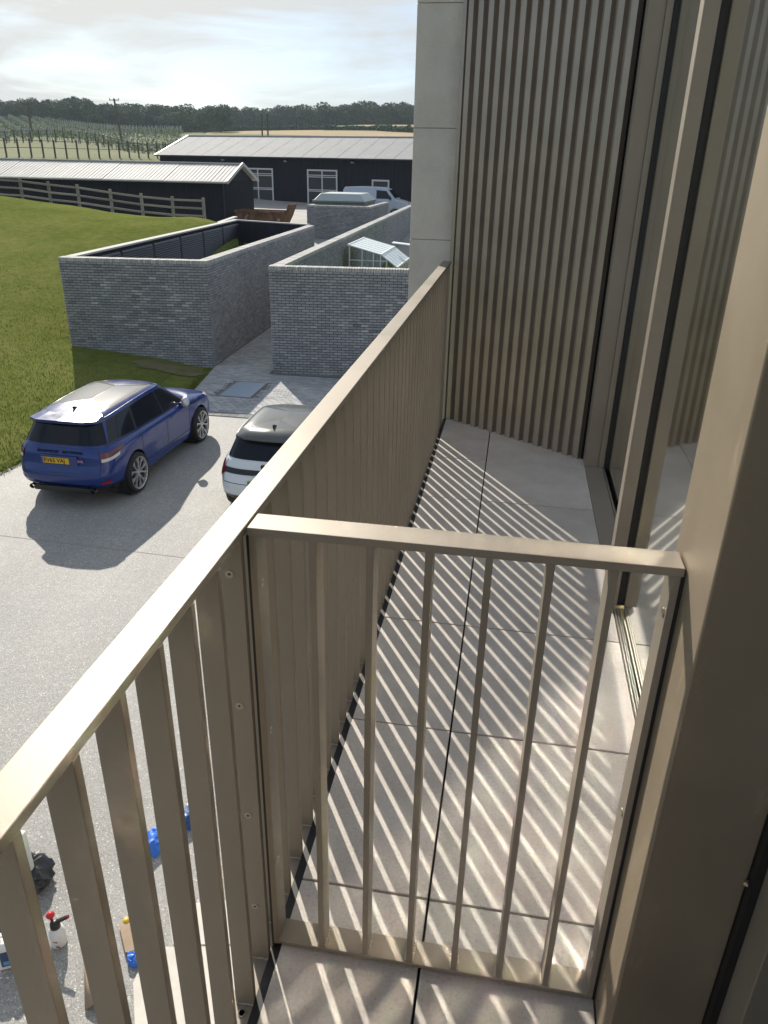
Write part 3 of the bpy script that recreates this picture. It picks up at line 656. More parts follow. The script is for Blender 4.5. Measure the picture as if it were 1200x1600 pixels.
# paddock fences beyond the shed
def stock_fence(name, pairs, n, h, label, m_, rails=(.5, .9)):
    a, b_ = pairs; root = empty(name, (a[0], a[1], hz1(*a)), label, 'fence')
    ps = []
    for i in range(n+1):
        t = i/n; x, y = lerp(a[0], b_[0], t), lerp(a[1], b_[1], t); z = hz1(x, y); ps.append(Vector((x, y, z)))
        mb = MB(); mb.box(x-.07, x+.07, y-.07, y+.07, z-.3, z+h+rnd.uniform(-.06, .06)); wpart('post', mb, m_, root)
    for p, q in zip(ps[:-1], ps[1:]):
        for r_ in rails: mb = MB(); mb.bar(p+Vector((0, 0, h*r_)), q+Vector((0, 0, h*r_)), .03, .055); wpart('rail', mb, m_, root)
p0, p1 = at_y((-30, 250), 77), at_y((300, 246), 104)
stock_fence('paddock_fence', ((p0.x, p0.y), (p1.x, p1.y)), 20, 1.75, 'dark post fence on the meadow directly behind the shed roof', timber_dark)
p0, p1 = at_y((-30, 223), 122), at_y((290, 240), 142)
stock_fence('paddock_fence', ((p0.x, p0.y), (p1.x, p1.y)), 26, 1.8, 'distant thin post fence along the foot of the vineyard', timber_dark, (.9,))

# vineyard rows
vt = []
vp_mb = MB()
for i in range(34):
    Yr = 128 + i*3.3
    pl = at_y((-60, 200), Yr); pr = at_y((262+i*.3, 200), Yr)
    root = empty('vine_row', (pl.x, Yr, hz1(pl.x, Yr)), 'one of many thin rows of vines and posts on the far hillside', 'vine row', 'vine rows on the hillside')
    n = int((pr.x-pl.x)/.55); xs = np.linspace(pl.x, pr.x, n) ; ys = Yr + (xs-pl.x)*.10; zs = hz(xs, ys)
    fo = MB()
    for x, y, z in zip(xs, ys, zs):
        for k in range(4):
            c = Vector((x+rnd.uniform(-.3, .3), y+rnd.uniform(-.12, .12), z+rnd.uniform(.5, 1.45))); s = rnd.uniform(.06, .16)
            u = Vector((rnd.uniform(-1, 1), rnd.uniform(-1, 1), rnd.uniform(-1, 1))).normalized(); w_ = u.orthogonal().normalized()
            fo.add([c-u*s-w_*s, c+u*s-w_*s, c+u*s+w_*s, c-u*s+w_*s], [(0, 1, 2, 3)])
    wpart('vines', fo, vinem, root, kind='stuff')
    po = MB()
    for x, y, z in list(zip(xs, ys, zs))[::7]: po.box(x-.06, x+.06, y-.06, y+.06, z-.2, z+1.95, tone=.5)
    wpart('trellis_posts', po, mat('trellis_post', (.42, .42, .39), .7), root, kind='stuff')

# power poles
for q0, q1, yy, lab in [((190, 206), (178, 154), 150, 'tall timber power pole with a crossbar rising above the vineyard'), ((46, 190), (43, 160), 150, 'lean timber power pole at the far left of the vineyard')]:
    b_ = at_y(q0, yy); t_ = at_y(q1, yy); b_.z = hz1(b_.x, b_.y)
    r_ = empty('power_pole', b_, lab, 'power pole'); mb = MB(); mb.tube([b_-Vector((0, 0, .5)), t_], [.24, .18], 8); wpart('pole', mb, timber_dark, r_)
    mb = MB(); mb.bar(t_+Vector((-1.0, 0, -.25)), t_+Vector((1.0, 0, -.25)), .12, .14); wpart('crossbar', mb, timber_dark, r_)
    for sx in (-.9, 0, .9): mb = MB(); mb.lathe([(.0, .1), (.07, .08), (.09, -.05), (.04, -.18)], t_+Vector((sx, 0, 0)), seg=8); wpart('insulator', mb, mat('dark_gutter'), r_)
for q0, q1, yy in [((483, 211), (481, 187), 120), ((508, 211), (509, 189), 120)]:
    b_ = at_y((q0[0]*.358+237, 212), yy); t_ = b_.copy(); t_.z += 2.9; b_.z = hz1(b_.x, b_.y)
    r_ = empty('power_pole', b_, 'thin pole just above the barn ridge, ' + ('left of a close pair' if q0[0] < 500 else 'right of a close pair'), 'power pole'); mb = MB(); mb.tube([b_, t_], .12, 8); wpart('pole', mb, timber_dark, r_)
    mb = MB(); mb.bar(t_+Vector((-.3, 0, -.2)), t_+Vector((.3, 0, -.2)), .08, .1); wpart('crossbar', mb, timber_dark, r_)

# trees
def crown_mesh(seed, w, h, n, s0, s1, conifer=False):
    rr = random.Random(seed); mb = MB(); lobes = []
    for i in range(12 if not conifer else 1):
        a = rr.uniform(0, 6.28); r_ = rr.uniform(0, .62)*w/2; z = rr.uniform(.06, .80)*h
        lobes.append((Vector((math.cos(a)*r_, math.sin(a)*r_, z)), rr.uniform(.22, .36)*w, rr.uniform(.15, .25)*h, rr.random()))
    for i in range(n):
        if conifer:
            z = rr.random()**1.3*h; R_ = w/2*(1-z/h)*rr.uniform(.6, 1.05)+.1; a = rr.uniform(0, 6.28); c = Vector((math.cos(a)*R_, math.sin(a)*R_, z)); tn = rr.random()*.45
        else:
            lc, lr, lh, lt = rr.choice(lobes); v = Vector((rr.gauss(0, 1), rr.gauss(0, 1), rr.gauss(0, 1))).normalized()*rr.uniform(.72, 1.04)
            c = lc + Vector((v.x*lr, v.y*lr, v.z*lh)); tn = min(1, max(0, .5*lt + .5*rr.random()))
        s = rr.uniform(s0, s1); u = Vector((rr.uniform(-1, 1), rr.uniform(-1, 1), rr.uniform(-.6, .6))).normalized(); w_ = u.orthogonal().normalized(); w_.rotate(Matrix.Rotation(rr.uniform(0, 3), 3, u))
        mb.add([c-u*s, c-w_*s*.7, c+u*s, c+w_*s*.7], [(0, 1, 2, 3)], tone=tn)
    return mb.mesh('crown', leafm)
crowns = [crown_mesh(s, 12+(s % 3)*2, 11+(s % 2)*2, 2600, .28, .62) for s in range(5)] + [crown_mesh(21, 8.5, 12.5, 1700, .28, .6, True)]
tb = MB(); tb.tube([(0, 0, -2), (0, 0, 2.5), (.2, .1, 6), (.1, .3, 9)], [.4, .33, .22, .08], 7)
tb.tube([(0, 0, 3), (1.5, .5, 5.5), (2.6, .8, 7)], [.18, .12, .05], 6); tb.tube([(0, 0, 2.6), (-1.4, -.4, 5), (-2.5, .3, 6.8)], [.18, .12, .05], 6)
trunk_me = tb.mesh('trunk', bark)
def tree(x, y, sc, kind, zoff=0, label=None, group=None):
    lab = label or ('dark pointed conifer in the woodland along the skyline' if kind == 5 else ['broad round topped tree in the woodland along the skyline', 'dark bushy tree in the woodland along the skyline', 'pale green tree in the woodland along the skyline'][kind % 3])
    r_ = empty('conifer' if kind == 5 else 'broadleaf_tree', (x, y, hz1(x, y)+zoff), lab, 'tree', group or ('conifers of the far woodland' if kind == 5 else 'woodland trees, ' + ['broad', 'dark bushy', 'pale green'][kind % 3]), rnd.uniform(0, 6.28))
    r_.scale = (sc*rnd.uniform(.9, 1.15), sc*rnd.uniform(.9, 1.15), sc*rnd.uniform(.85, 1.1))
    obj('trunk', trunk_me, r_); obj('crown', crowns[kind], r_, (0, 0, .8))
def px_tree(px, Yd, sc, kind, **k):
    p = at_y((px, 200), Yd); tree(p.x, p.y, sc, kind, **k)
px = -50
while px < 350:
    px_tree(px, 405+rnd.uniform(-6, 10), rnd.uniform(.68, .95), rnd.choice([0, 1, 2, 3, 4])); px += rnd.uniform(9, 13)
px = -50
while px < 340:
    px_tree(px, 440+rnd.uniform(-6, 14), rnd.uniform(.72, .98), rnd.choice([0, 1, 2, 3, 4])); px += rnd.uniform(11, 15)
px = 240
while px < 680:
    px_tree(px, 498+rnd.uniform(-5, 8), rnd.uniform(.8, 1.12), rnd.choice([0, 1, 2, 3, 4])); px += rnd.uniform(8.5, 12)
px = 120
while px < 540:
    px_tree(px, 560+rnd.uniform(-6, 10), rnd.uniform(.75, 1.0), rnd.choice([5, 5, 5, 1, 3])); px += rnd.uniform(7, 11)
px = 330
while px < 700:
    px_tree(px, 530+rnd.uniform(-6, 10), rnd.uniform(.9, 1.12), rnd.choice([0, 1, 2, 3, 4])); px += rnd.uniform(13, 20)
for px, sc in ((565, 1.25), (555, 1.15), (580, 1.05), (612, 1.1), (622, 1.15), (640, 1.0)): px_tree(px, 520, sc, rnd.choice([0, 1, 2]))
for px, sc, Yd in ((318, .75, 375), (344, .98, 362), (150, .45, 330), (160, .4, 330), (285, .7, 385), (270, .6, 385)): px_tree(px, Yd, sc, rnd.choice([0, 3]))
# hedges between the fields
def hedge(p0, p1, n, w, h, label):
    a, b_ = p0, p1; root = empty('hedge', (a.x, a.y, hz1(a.x, a.y)), label, 'hedge'); mb = MB(); xs = [rnd.random() for _ in range(n)]
    X_ = np.array([lerp(a.x, b_.x, t) for t in xs]); Y_ = np.array([lerp(a.y, b_.y, t) for t in xs]) + np.array([rnd.uniform(-w, w) for _ in xs]); Z_ = hz(X_, Y_)
    for x, y, z, t in zip(X_, Y_, Z_, xs):
        hh = h*(.7+.5*noise.noise(Vector((t*14, 0, 7)))); c = Vector((x, y, z+rnd.uniform(0, hh))); s = rnd.uniform(.25, .6)
        u = Vector((rnd.uniform(-1, 1), rnd.uniform(-1, 1), rnd.uniform(-1, 1))).normalized(); w_ = u.orthogonal().normalized()
        mb.add([c-u*s, c-w_*s, c+u*s, c+w_*s], [(0, 1, 2, 3)])
    wpart('foliage', mb, leafm, root, kind='stuff')
hedge(at_y((335, 206), 371), at_y((600, 204), 376), 5200, 1.4, 2.2, 'dark clipped hedge between the two wheat fields above the barn roof')
hedge(at_y((590, 204), 374), at_y((700, 210), 345), 3600, 3.0, 3.0, 'overgrown hedge beside the stone pier at the right of the wheat fields')

# skip
sk = empty('skip', (-16.4, 50.5, 1.4), 'rusty brown waste skip with sloping ends standing in the farm yard', 'skip', rotz=R(-4))
rust = mat('rusty_steel', rough=.85, metal=.2, builder=lambda t, b: (lambda n, r: (t.links.new(n.outputs['Fac'], r.inputs[0]), t.links.new(r.outputs[0], b.inputs['Base Color'])))(noise_node(t, 2.2, 7, .7), ramp(t, [(.3, (.07, .04, .03)), (.5, (.17, .085, .045)), (.66, (.26, .15, .09)), (.75, (.12, .10, .09))])))
def skip_parts():
    o_, i_, th = [], [], .06
    # side profile in x-z, width in y
    P = [(-1.15, 0), (1.05, 0), (1.75, .95), (1.75, 1.15), (-1.8, 1.15), (-1.8, .8)]
    mb = MB()
    for yy in (-.85, .85):
        mb.add([(x, yy-.03, z) for x, z in P] + [(x, yy+.03, z) for x, z in P], [tuple(range(5, -1, -1)), tuple(range(6, 12))] + [(i, (i+1) % 6, 6+(i+1) % 6, 6+i) for i in range(6)])
    obj('side_panel', mb.mesh('side_panel', rust), sk)
    mb = MB(); mb.add([(-1.15, -.82, .05), (1.05, -.82, .05), (1.05, .82, .05), (-1.15, .82, .05), (1.75, -.82, 1.0), (1.75, .82, 1.0), (2.05, -.82, 1.55), (2.05, .82, 1.55), (-1.8, -.82, .85), (-1.8, .82, .85), (-1.8, -.82, 1.15), (-1.8, .82, 1.15)],
                      [(0, 1, 2, 3), (1, 4, 5, 2), (4, 6, 7, 5), (0, 3, 9, 8), (8, 9, 11, 10)]); o = obj('shell', mb.mesh('shell', rust), sk); s_ = o.modifiers.new('t', 'SOLIDIFY'); s_.thickness = .05
    mb = MB()
    for yy in (-.9, .9): mb.bar((-1.85, yy, 1.15), (1.8, yy, 1.15), .1, .1)
    mb.bar((-1.85, -.9, 1.15), (-1.85, .9, 1.15), .1, .1); obj('rim', mb.mesh('rim', rust), sk)
    mb = MB()
    for x in (-1.0, 0, 1.0): mb.bar((x, -.92, .12), (x, -.92, 1.1), .08, .06, up=(0, 1, 0))
    obj('ribs', mb.mesh('ribs', rust), sk)
    mb = MB()
    for k in range(46):
        c = (rnd.uniform(-1.4, 1.2), rnd.uniform(-.65, .65), rnd.uniform(.72, .95)); a = Vector((rnd.uniform(-1, 1), rnd.uniform(-1, 1), rnd.uniform(-.5, .5))).normalized(); b_ = a.orthogonal().normalized(); c_ = a.cross(b_)
        mb.obox(c, a*rnd.uniform(.1, .4), b_*rnd.uniform(.08, .22), c_*rnd.uniform(.02, .1))
    o = obj('rubble', mb.mesh('rubble', toned('rubble', [(0, (.10, .06, .05)), (.6, (.22, .15, .11)), (1, (.32, .26, .21))], noise_scale=4)), None, sk.location, kind=None)
    tag(o, 'broken board and rubble heaped in the rusty skip', 'rubble'); o['kind'] = 'stuff'
skip_parts()
sk.scale = (.93, .93, 1.26)
sk.location.z = hz1(-16.4, 50.5)
for o in COL.objects:
    if o.name == 'rubble': o.location = sk.location; o.scale = sk.scale; o.rotation_euler = sk.rotation_euler

exec_cars = True
# ------------------------------------------------------------------ cars: one closed control net, evaluated as a smooth surface
def cr_eval(P, t):
    """Catmull-Rom along axis 0 of P at parameters t (array)"""
    n = P.shape[0]; t = np.clip(t, 0, n-1-1e-9); i = np.floor(t).astype(int); f = (t-i)
    g = lambda k: P[np.clip(k, 0, n-1)]
    # reflect at ends
    p0 = np.where((i-1 >= 0).reshape(-1, *([1]*(P.ndim-1))), g(i-1), 2*g(i)-g(i+1)); p1 = g(i); p2 = g(i+1)
    p3 = np.where((i+2 <= n-1).reshape(-1, *([1]*(P.ndim-1))), g(i+2), 2*g(i+1)-g(i))
    f = f.reshape(-1, *([1]*(P.ndim-1)))
    ten = .5
    return ((2*p1) + (-p0+p2)*f + (2*p0-5*p1+4*p2-p3)*f*f + (-p0+3*p1-3*p2+p3)*f**3)*ten
class Car:
    def __init__(s, net): s.P = np.array(net, float)       # [level v][column u][xyz], half (x>=0)
    def S(s, u, v):      # arrays same length
        # evaluate each point: interpolate in v first for all columns, then in u
        A = cr_eval(s.P, np.asarray(v, float))              # (m, nu, 3)
        B = np.empty((len(u), 3))
        n = A.shape[1]; t = np.clip(np.asarray(u, float), 0, n-1-1e-9); i = np.floor(t).astype(int); f = (t-i)[:, None]; m = np.arange(len(u))
        g = lambda k: A[m, np.clip(k, 0, n-1)]
        mir = np.array([-1, 1, 1])
        p0 = np.where((i-1 >= 0)[:, None], g(i-1), g(np.ones(len(u), int))*mir); p1 = g(i); p2 = g(i+1)
        p3 = np.where((i+2 <= n-1)[:, None], g(i+2), g(np.full(len(u), n-2))*mir)
        return ((2*p1) + (-p0+p2)*f + (2*p0-5*p1+4*p2-p3)*f*f + (-p0+3*p1-3*p2+p3)*f**3)*.5
    def normals(s, u, v, e=.02):
        du = s.S(u+e, v)-s.S(u-e, v); dv = s.S(u, v+e)-s.S(u, v-e); n = np.cross(du, dv); n /= (np.linalg.norm(n, axis=1)[:, None]+1e-9)
        p = s.S(u, v); c = p - np.array([0, 0, .7]); flip = (n*c).sum(1) < 0; n[flip] *= -1; return n
    def patch(s, uv4, nu, nv, off, sides=(1, -1)):
        """uv4: corner (u,v) ll, lr, ur, ul"""
        a, b_ = np.meshgrid(np.linspace(0, 1, nu+1), np.linspace(0, 1, nv+1), indexing='ij'); a, b_ = a.ravel(), b_.ravel()
        c = np.array(uv4, float); uv = ((1-a)*(1-b_))[:, None]*c[0] + (a*(1-b_))[:, None]*c[1] + (a*b_)[:, None]*c[2] + ((1-a)*b_)[:, None]*c[3]
        p = s.S(uv[:, 0], uv[:, 1]) + s.normals(uv[:, 0], uv[:, 1])*off
        fs = [(i*(nv+1)+j, (i+1)*(nv+1)+j, (i+1)*(nv+1)+j+1, i*(nv+1)+j+1) for i in range(nu) for j in range(nv)]
        mb = MB()
        for sd in sides:
            mb.add([(x*sd, y, z) for x, y, z in p], [f if sd == 1 else tuple(reversed(f)) for f in fs], tone=.5)
        return mb
    def body(s, wheels, r_arch, nu=150, nv=84):
        u = np.linspace(0, s.P.shape[1]-1, nu+1); v = np.linspace(0, s.P.shape[0]-1, nv+1)
        U, V = np.meshgrid(u, v, indexing='ij'); p = s.S(U.ravel(), V.ravel()); p[:, 0] = np.maximum(p[:, 0], 0)
        idx = lambda i, j: i*(nv+1)+j
        keep = []; gone = set()
        for i in range(nu):
            for j in range(nv):
                f = (idx(i, j), idx(i+1, j), idx(i+1, j+1), idx(i, j+1)); c = p[list(f)].mean(0); cut = False
                for wy, wz in wheels:
                    if math.hypot(c[1]-wy, c[2]-wz) < r_arch and c[0] > .55: cut = True
                (gone.update(f) if cut else keep.append(f))
        kept = {k for f in keep for k in f}
        for k in gone & kept:
            for wy, wz in wheels:
                dy, dz = p[k, 1]-wy, p[k, 2]-wz; d = math.hypot(dy, dz)
                if d < r_arch*1.25 and d > .05 and p[k, 2] > .2: p[k, 1] = wy+dy/d*r_arch; p[k, 2] = wz+dz/d*r_arch
        mb = MB(); n = len(p)
        mb.add([tuple(q) for q in p] + [(-q[0], q[1], q[2]) for q in p], keep + [tuple(n+i for i in reversed(f)) for f in keep], tone=.5)
        return mb
def sm_obj(name, mb, m, parent, weld=False, kind=None, label=None):
    o = obj(name, mb.mesh(name, m, smooth=True), parent, label=label)
    return o
glassd = mat('tinted_car_glass', (.006, .008, .014), .05, 0, .3)
tyre = mat('tyre_rubber', (.012, .012, .012), .75)
rimm = mat('alloy_rim', (.55, .55, .56), .32, .7)
rim_dark = mat('dark_rim', (.03, .03, .033), .5, .5)
black_tr = mat('black_trim', (.012, .012, .013), .4)
red_lens = mat('red_lens', (.25, .008, .012), .12); clear_lens = mat('clear_lens', (.60, .58, .56), .12)
plate_y = mat('plate_yellow', (.72, .42, .01), .35); plate_b = mat('plate_blue', (.01, .07, .35), .35); plate_g = mat('plate_green', (.01, .22, .06), .35); plate_k = mat('plate_black', (.01, .01, .01), .5)
chrome = mat('bright_trim', (.75, .75, .76), .12, 1)
def wheel(parent, x, y, z, r_, w, spokes=5):
    t = MB(); s_ = 1 if x > 0 else -1; rr = r_*.79
    t.lathe([(rr-.02, -w/2*.8), (rr, -w/2), (r_-.03, -w/2), (r_-.006, -w/2+.035), (r_, 0), (r_-.006, w/2-.035), (r_-.03, w/2), (rr, w/2), (rr-.02, w/2*.8)], (0, 0, 0), 'X', 40)
    root = sm_obj('wheel', t, tyre, parent); root.location = (x, y, z)
    rm = MB(); rm.lathe([(.0, w*.02), (.06, w*.02), (rr-.03, -.02), (rr-.01, w/2-.02), (rr+.004, w/2-.004)], (0, 0, 0), 'X', 40)
    if s_ < 0: rm.v = [(-a, b_, c) for a, b_, c in rm.v]
    sm_obj('rim_barrel', rm, rim_dark, root)
    sp = MB(); sp.lathe([(0, w/2-.015), (.055, w/2-.02), (.06, w/2-.06)], (0, 0, 0), 'X', 16); sp.lathe([(rr-.022, w/2-.05), (rr-.018, w/2-.006), (rr+.002, w/2+.002)], (0, 0, 0), 'X', 40)
    for k in range(spokes):
        for dd in (-1, 1):
            a = 2*math.pi*k/spokes; a2 = a + dd*.27
            c0 = Vector((w/2-.035, math.cos(a+dd*.12)*.05, math.sin(a+dd*.12)*.05)); c1 = Vector((w/2-.02, math.cos(a2)*(rr-.015), math.sin(a2)*(rr-.015)))
            sp.bar(c0, c1, .028, .03, up=(1, 0, 0))
            a3 = a + dd*.48; cm = c0.lerp(c1, .55); c3 = Vector((w/2-.022, math.cos(a3)*(rr-.015), math.sin(a3)*(rr-.015))); sp.bar(cm, c3, .02, .02, up=(1, 0, 0))
    if s_ < 0: sp.v = [(-a, b_, c) for a, b_, c in sp.v]; sp.f = [tuple(reversed(f)) for f in sp.f]
    obj('rim', sp.mesh('rim', rimm), root)
    return root
def paint(name, col, rough=.3, metal=.5, coat=1.0):
    def bl(t, b):
        b.inputs['Coat Weight'].default_value = coat; b.inputs['Coat Roughness'].default_value = .03
        n = geo_noise(t, 2.5, 5, .6); r = ramp(t, [(.35, (rough,)*3), (.7, (rough+.12,)*3)]); t.links.new(n.outputs['Fac'], r.inputs[0]); t.links.new(r.outputs[0], b.inputs['Roughness'])
    return mat(name, col, rough, metal, builder=bl)

# --- blue SUV: y forward, rear bumper at y=-2.42
def net_suv():
    lv = []
    #            c0             c1              c2               c3               c4             c5            c6           c7            c8             c9              c10             c11
    lv.append([(0, -2.20, .30), (.45, -2.19, .30), (.74, -2.10, .30), (.88, -1.85, .28), (.91, -1.46, .27), (.93, -.6, .27), (.93, .1, .27), (.93, .9, .27), (.91, 1.46, .27), (.84, 2.02, .28), (.55, 2.28, .28), (0, 2.34, .28)])
    lv.append([(0, -2.38, .42), (.5, -2.37, .42), (.82, -2.27, .42), (.945, -1.95, .42), (.965, -1.46, .42), (.955, -.6, .38), (.955, .1, .38), (.955, .9, .38), (.965, 1.46, .42), (.90, 2.12, .42), (.60, 2.40, .42), (0, 2.46, .42)])
    lv.append([(0, -2.43, .60), (.52, -2.42, .60), (.86, -2.31, .60), (.975, -1.95, .62), (.99, -1.46, .64), (.955, -.6, .62), (.955, .1, .62), (.958, .9, .62), (.99, 1.46, .64), (.92, 2.14, .62), (.62, 2.42, .60), (0, 2.48, .60)])
    lv.append([(0, -2.36, .78), (.52, -2.355, .78), (.87, -2.26, .79), (.98, -1.95, .82), (.992, -1.46, .86), (.968, -.6, .84), (.966, .1, .84), (.97, .9, .84), (.992, 1.46, .86), (.91, 2.10, .82), (.61, 2.37, .80), (0, 2.42, .80)])
    lv.append([(0, -2.33, 1.00), (.52, -2.32, 1.00), (.85, -2.22, 1.01), (.955, -1.95, 1.04), (.968, -1.46, 1.06), (.968, -.6, 1.05), (.966, .1, 1.04), (.968, .9, 1.03), (.968, 1.46, 1.02), (.87, 1.98, .98), (.56, 2.22, .95), (0, 2.28, .94)])
    lv.append([(0, -2.28, 1.14), (.50, -2.27, 1.14), (.79, -2.17, 1.145), (.885, -1.93, 1.15), (.905, -1.46, 1.15), (.915, -.6, 1.135), (.915, .1, 1.125), (.90, .84, 1.12), (.84, 1.25, 1.12), (.72, 1.50, 1.12), (.40, 1.68, 1.12), (0, 1.72, 1.12)])
    lv.append([(0, -2.27, 1.165), (.49, -2.26, 1.165), (.77, -2.16, 1.17), (.865, -1.92, 1.175), (.885, -1.46, 1.175), (.895, -.6, 1.16), (.895, .1, 1.15), (.875, .82, 1.15), (.79, .98, 1.16), (.62, 1.10, 1.17), (.34, 1.20, 1.18), (0, 1.23, 1.18)])
    lv.append([(0, -2.10, 1.60), (.42, -2.09, 1.60), (.62, -2.00, 1.60), (.69, -1.80, 1.605), (.715, -1.40, 1.625), (.725, -.6, 1.66), (.72, .05, 1.66), (.69, .30, 1.63), (.62, .44, 1.62), (.47, .50, 1.625), (.25, .56, 1.63), (0, .57, 1.63)])
    lv.append([(0, -2.12, 1.655), (.40, -2.11, 1.655), (.59, -2.02, 1.655), (.655, -1.80, 1.66), (.675, -1.40, 1.685), (.685, -.6, 1.72), (.68, .03, 1.72), (.65, .22, 1.70), (.58, .32, 1.68), (.44, .38, 1.69), (.23, .43, 1.695), (0, .44, 1.695)])
    lv.append([(0, -1.75, 1.735), (.22, -1.74, 1.735), (.40, -1.66, 1.735), (.48, -1.55, 1.735), (.52, -1.30, 1.745), (.53, -.6, 1.765), (.53, -.1, 1.765), (.50, .02, 1.75), (.42, .10, 1.745), (.30, .14, 1.745), (.16, .16, 1.745), (0, .16, 1.745)])
    lv.append([(0, -1.3, 1.765), (.0, -1.28, 1.765), (.0, -1.24, 1.765), (.0, -1.18, 1.765), (.0, -1.0, 1.77), (.0, -.6, 1.78), (.0, -.3, 1.78), (.0, -.24, 1.775), (.0, -.22, 1.775), (.0, -.20, 1.775), (.0, -.18, 1.775), (0, -.17, 1.775)])
    return [[(x*.945, y, z if z < .75 else .75+(z-.75)*.87) for x, y, z in l] for l in lv]
SUV = Car(net_suv())
suv = empty('parked_car', (-7.52, 13.56, .006), 'metallic blue four wheel drive parked on the pale drive beside the lawn', 'car', rotz=R(-1.0))
blue = paint('metallic_blue', (.001, .024, .165), .16, .0, .45)
W1, W2 = (-1.46, .385), (1.46, .385)
sm_obj('body', SUV.body([W1, W2], .435), blue, suv)
for wy in (-1.46, 1.46):
    for lo, hi in ((.55, .93), (-.93, -.55)):
        mb = MB(); ins = lo if lo > 0 else hi; mb.lathe([(.43, lo), (.43, hi)], (0, wy, .385), 'X', 30); mb.lathe([(.0, ins), (.43, ins)], (0, wy, .385), 'X', 30); obj('wheel_well', mb.mesh('wheel_well', black_tr), suv)
mb = MB(); mb.box(-.85, .85, -2.1, 2.15, .24, .31); obj('underbody', mb.mesh('underbody', black_tr), suv)
for sx in (-1, 1):
    for wy in (-1.46, 1.46): wheel(suv, sx*.845, wy, .385, .385, .27)
def cpatch(car, root, name, uv, m, off=.004, nu=16, nv=8, sides=(1, -1), solid=0):
    if uv[0][0] == 0: return sm_obj(name, car.patch(uv, nu, nv, off, (1, -1)), m, root)
    for sd in sides: o = sm_obj(name, car.patch(uv, nu, nv, off, (sd,)), m, root)
    return o
def winpatch(car, root, name, uv, m, off=.004, nu=16, nv=8, both=True):
    for sd in ((1, -1) if both else (1,)): sm_obj(name, car.patch(uv, nu, nv, off, (sd,)), m, root)
V0, V1 = 6.05, 6.96
winpatch(SUV, suv, 'side_window', [(3.35, V0+.06), (4.35, V0), (4.42, V1), (3.75, V1-.06)], glassd)
winpatch(SUV, suv, 'side_window', [(4.42, V0), (5.78, V0), (5.72, V1), (4.50, V1)], glassd)
winpatch(SUV, suv, 'side_window', [(5.85, V0), (7.12, V0+.01), (6.80, V1-.03), (5.80, V1)], glassd)
winpatch(SUV, suv, 'window_pillar', [(2.55, V0+.03), (7.45, V0-.03), (7.05, V1+.03), (2.95, V1+.0)], black_tr, off=.0015, nu=40)
sm_obj('windscreen', SUV.patch([(7.75, V0+.05), (11, V0+.05), (11, V1-.03), (7.75, V1-.03)], 20, 8, .005), glassd, suv)
sm_obj('rear_window', SUV.patch([(0, V0+.02), (2.42, V0+.05), (2.5, V1-.03), (0, V1-.03)], 20, 8, .006), glassd, suv)
sm_obj('roof_glass', SUV.patch([(3.3, 8.72), (8.4, 8.72), (8.2, 9.98), (3.6, 9.98)], 24, 6, .003), mat('panoramic_roof', (.16, .155, .145), .14, 0, .5), suv)
# spoiler
mb = MB(); 
sp = [(-.70, -1.86), (-.66, -2.10), (-.45, -2.24), (0, -2.27), (.45, -2.24), (.66, -2.10), (.70, -1.86)]
vs = [(x, y, 1.60+.03*(1-(x/.7)**2)) for x, y in sp] + [(x, y, 1.655+.03*(1-(x/.7)**2)) for x, y in sp] + [(x*.9, -1.80, 1.70+.025*(1-(x/.7)**2)) for x, y in sp] + [(x*.9, -1.80, 1.58) for x, y in sp]
fs = []
for i in range(6): fs += [(i, i+1, 8+i, 7+i), (7+i, 8+i, 15+i, 14+i), (21+i, 22+i, i+1, i)]
mb.add(vs, fs); o = obj('spoiler', mb.mesh('spoiler', blue), suv); bev(o, .008)
mb = MB(); mb.add([(x*.97, y+.02, 1.592) for x, y in sp] + [(x*.9, -1.95, 1.585) for x, y in sp], [(i, i+1, 8+i, 7+i) for i in range(6)]); obj('spoiler_underside', mb.mesh('spoiler_underside', black_tr), suv)
# rear fittings
cpatch(SUV, suv, 'tail_light', [(1.72, 3.72), (3.25, 3.95), (3.55, 4.38), (1.68, 4.22)], mat('tail_lens', (.16, .05, .045), .1), .012)
cpatch(SUV, suv, 'reverse_lamp', [(1.72, 3.42), (2.95, 3.55), (3.05, 3.82), (1.72, 3.70)], clear_lens, .014)
cpatch(SUV, suv, 'headlight', [(8.7, 3.55), (9.9, 3.45), (9.9, 3.95), (8.7, 4.1)], clear_lens, .008)
mb = MB(); mb.box(-.58, .58, -2.435, -2.36, .30, .40); o = obj('diffuser', mb.mesh('diffuser', black_tr), suv); bev(o, .02)
cpatch(SUV, suv, 'bumper_skirt', [(0, .25), (3.4, .25), (3.3, 1.1), (0, 1.0)], black_tr, .006, 30, 4)
for sx in (-1, 1):
    mb = MB(); mb.lathe([(.045, 0), (.045, -.07), (.036, -.07), (.036, 0)], (sx*.62, -2.36, .36), 'Y', 16, sx=1, sy=1.3); mb.lathe([(.045, 0), (.045, -.07), (.036, -.07), (.036, 0)], (sx*.50, -2.36, .36), 'Y', 16)
    obj('exhaust', mb.mesh('exhaust', mat('dark_chrome', (.12, .12, .12), .25, 1)), suv)
cpatch(SUV, suv, 'rear_reflector', [(1.75, 1.3), (2.3, 1.33), (2.3, 1.68), (1.75, 1.63)], red_lens, .008, 6, 4)
mb = MB(); mb.box(-.36, .36, -2.385, -2.33, .80, 1.0); o = obj('plate_recess', mb.mesh('plate_recess', blue), suv); bev(o, .01)
mb = MB(); mb.box(-.36, .20, -2.398, -2.386, .835, .957); pl = obj('number_plate', mb.mesh('number_plate', plate_y), suv)
mb = MB(); mb.box(-.358, -.318, -2.401, -2.397, .837, .955); obj('country_band', mb.mesh('country_band', plate_b), pl)
text('plate_text', 'RV65 VAJ', .135, plate_k, pl, (-.308, -2.400, .896), (R(90), 0, 0), .0015, sx=.80)
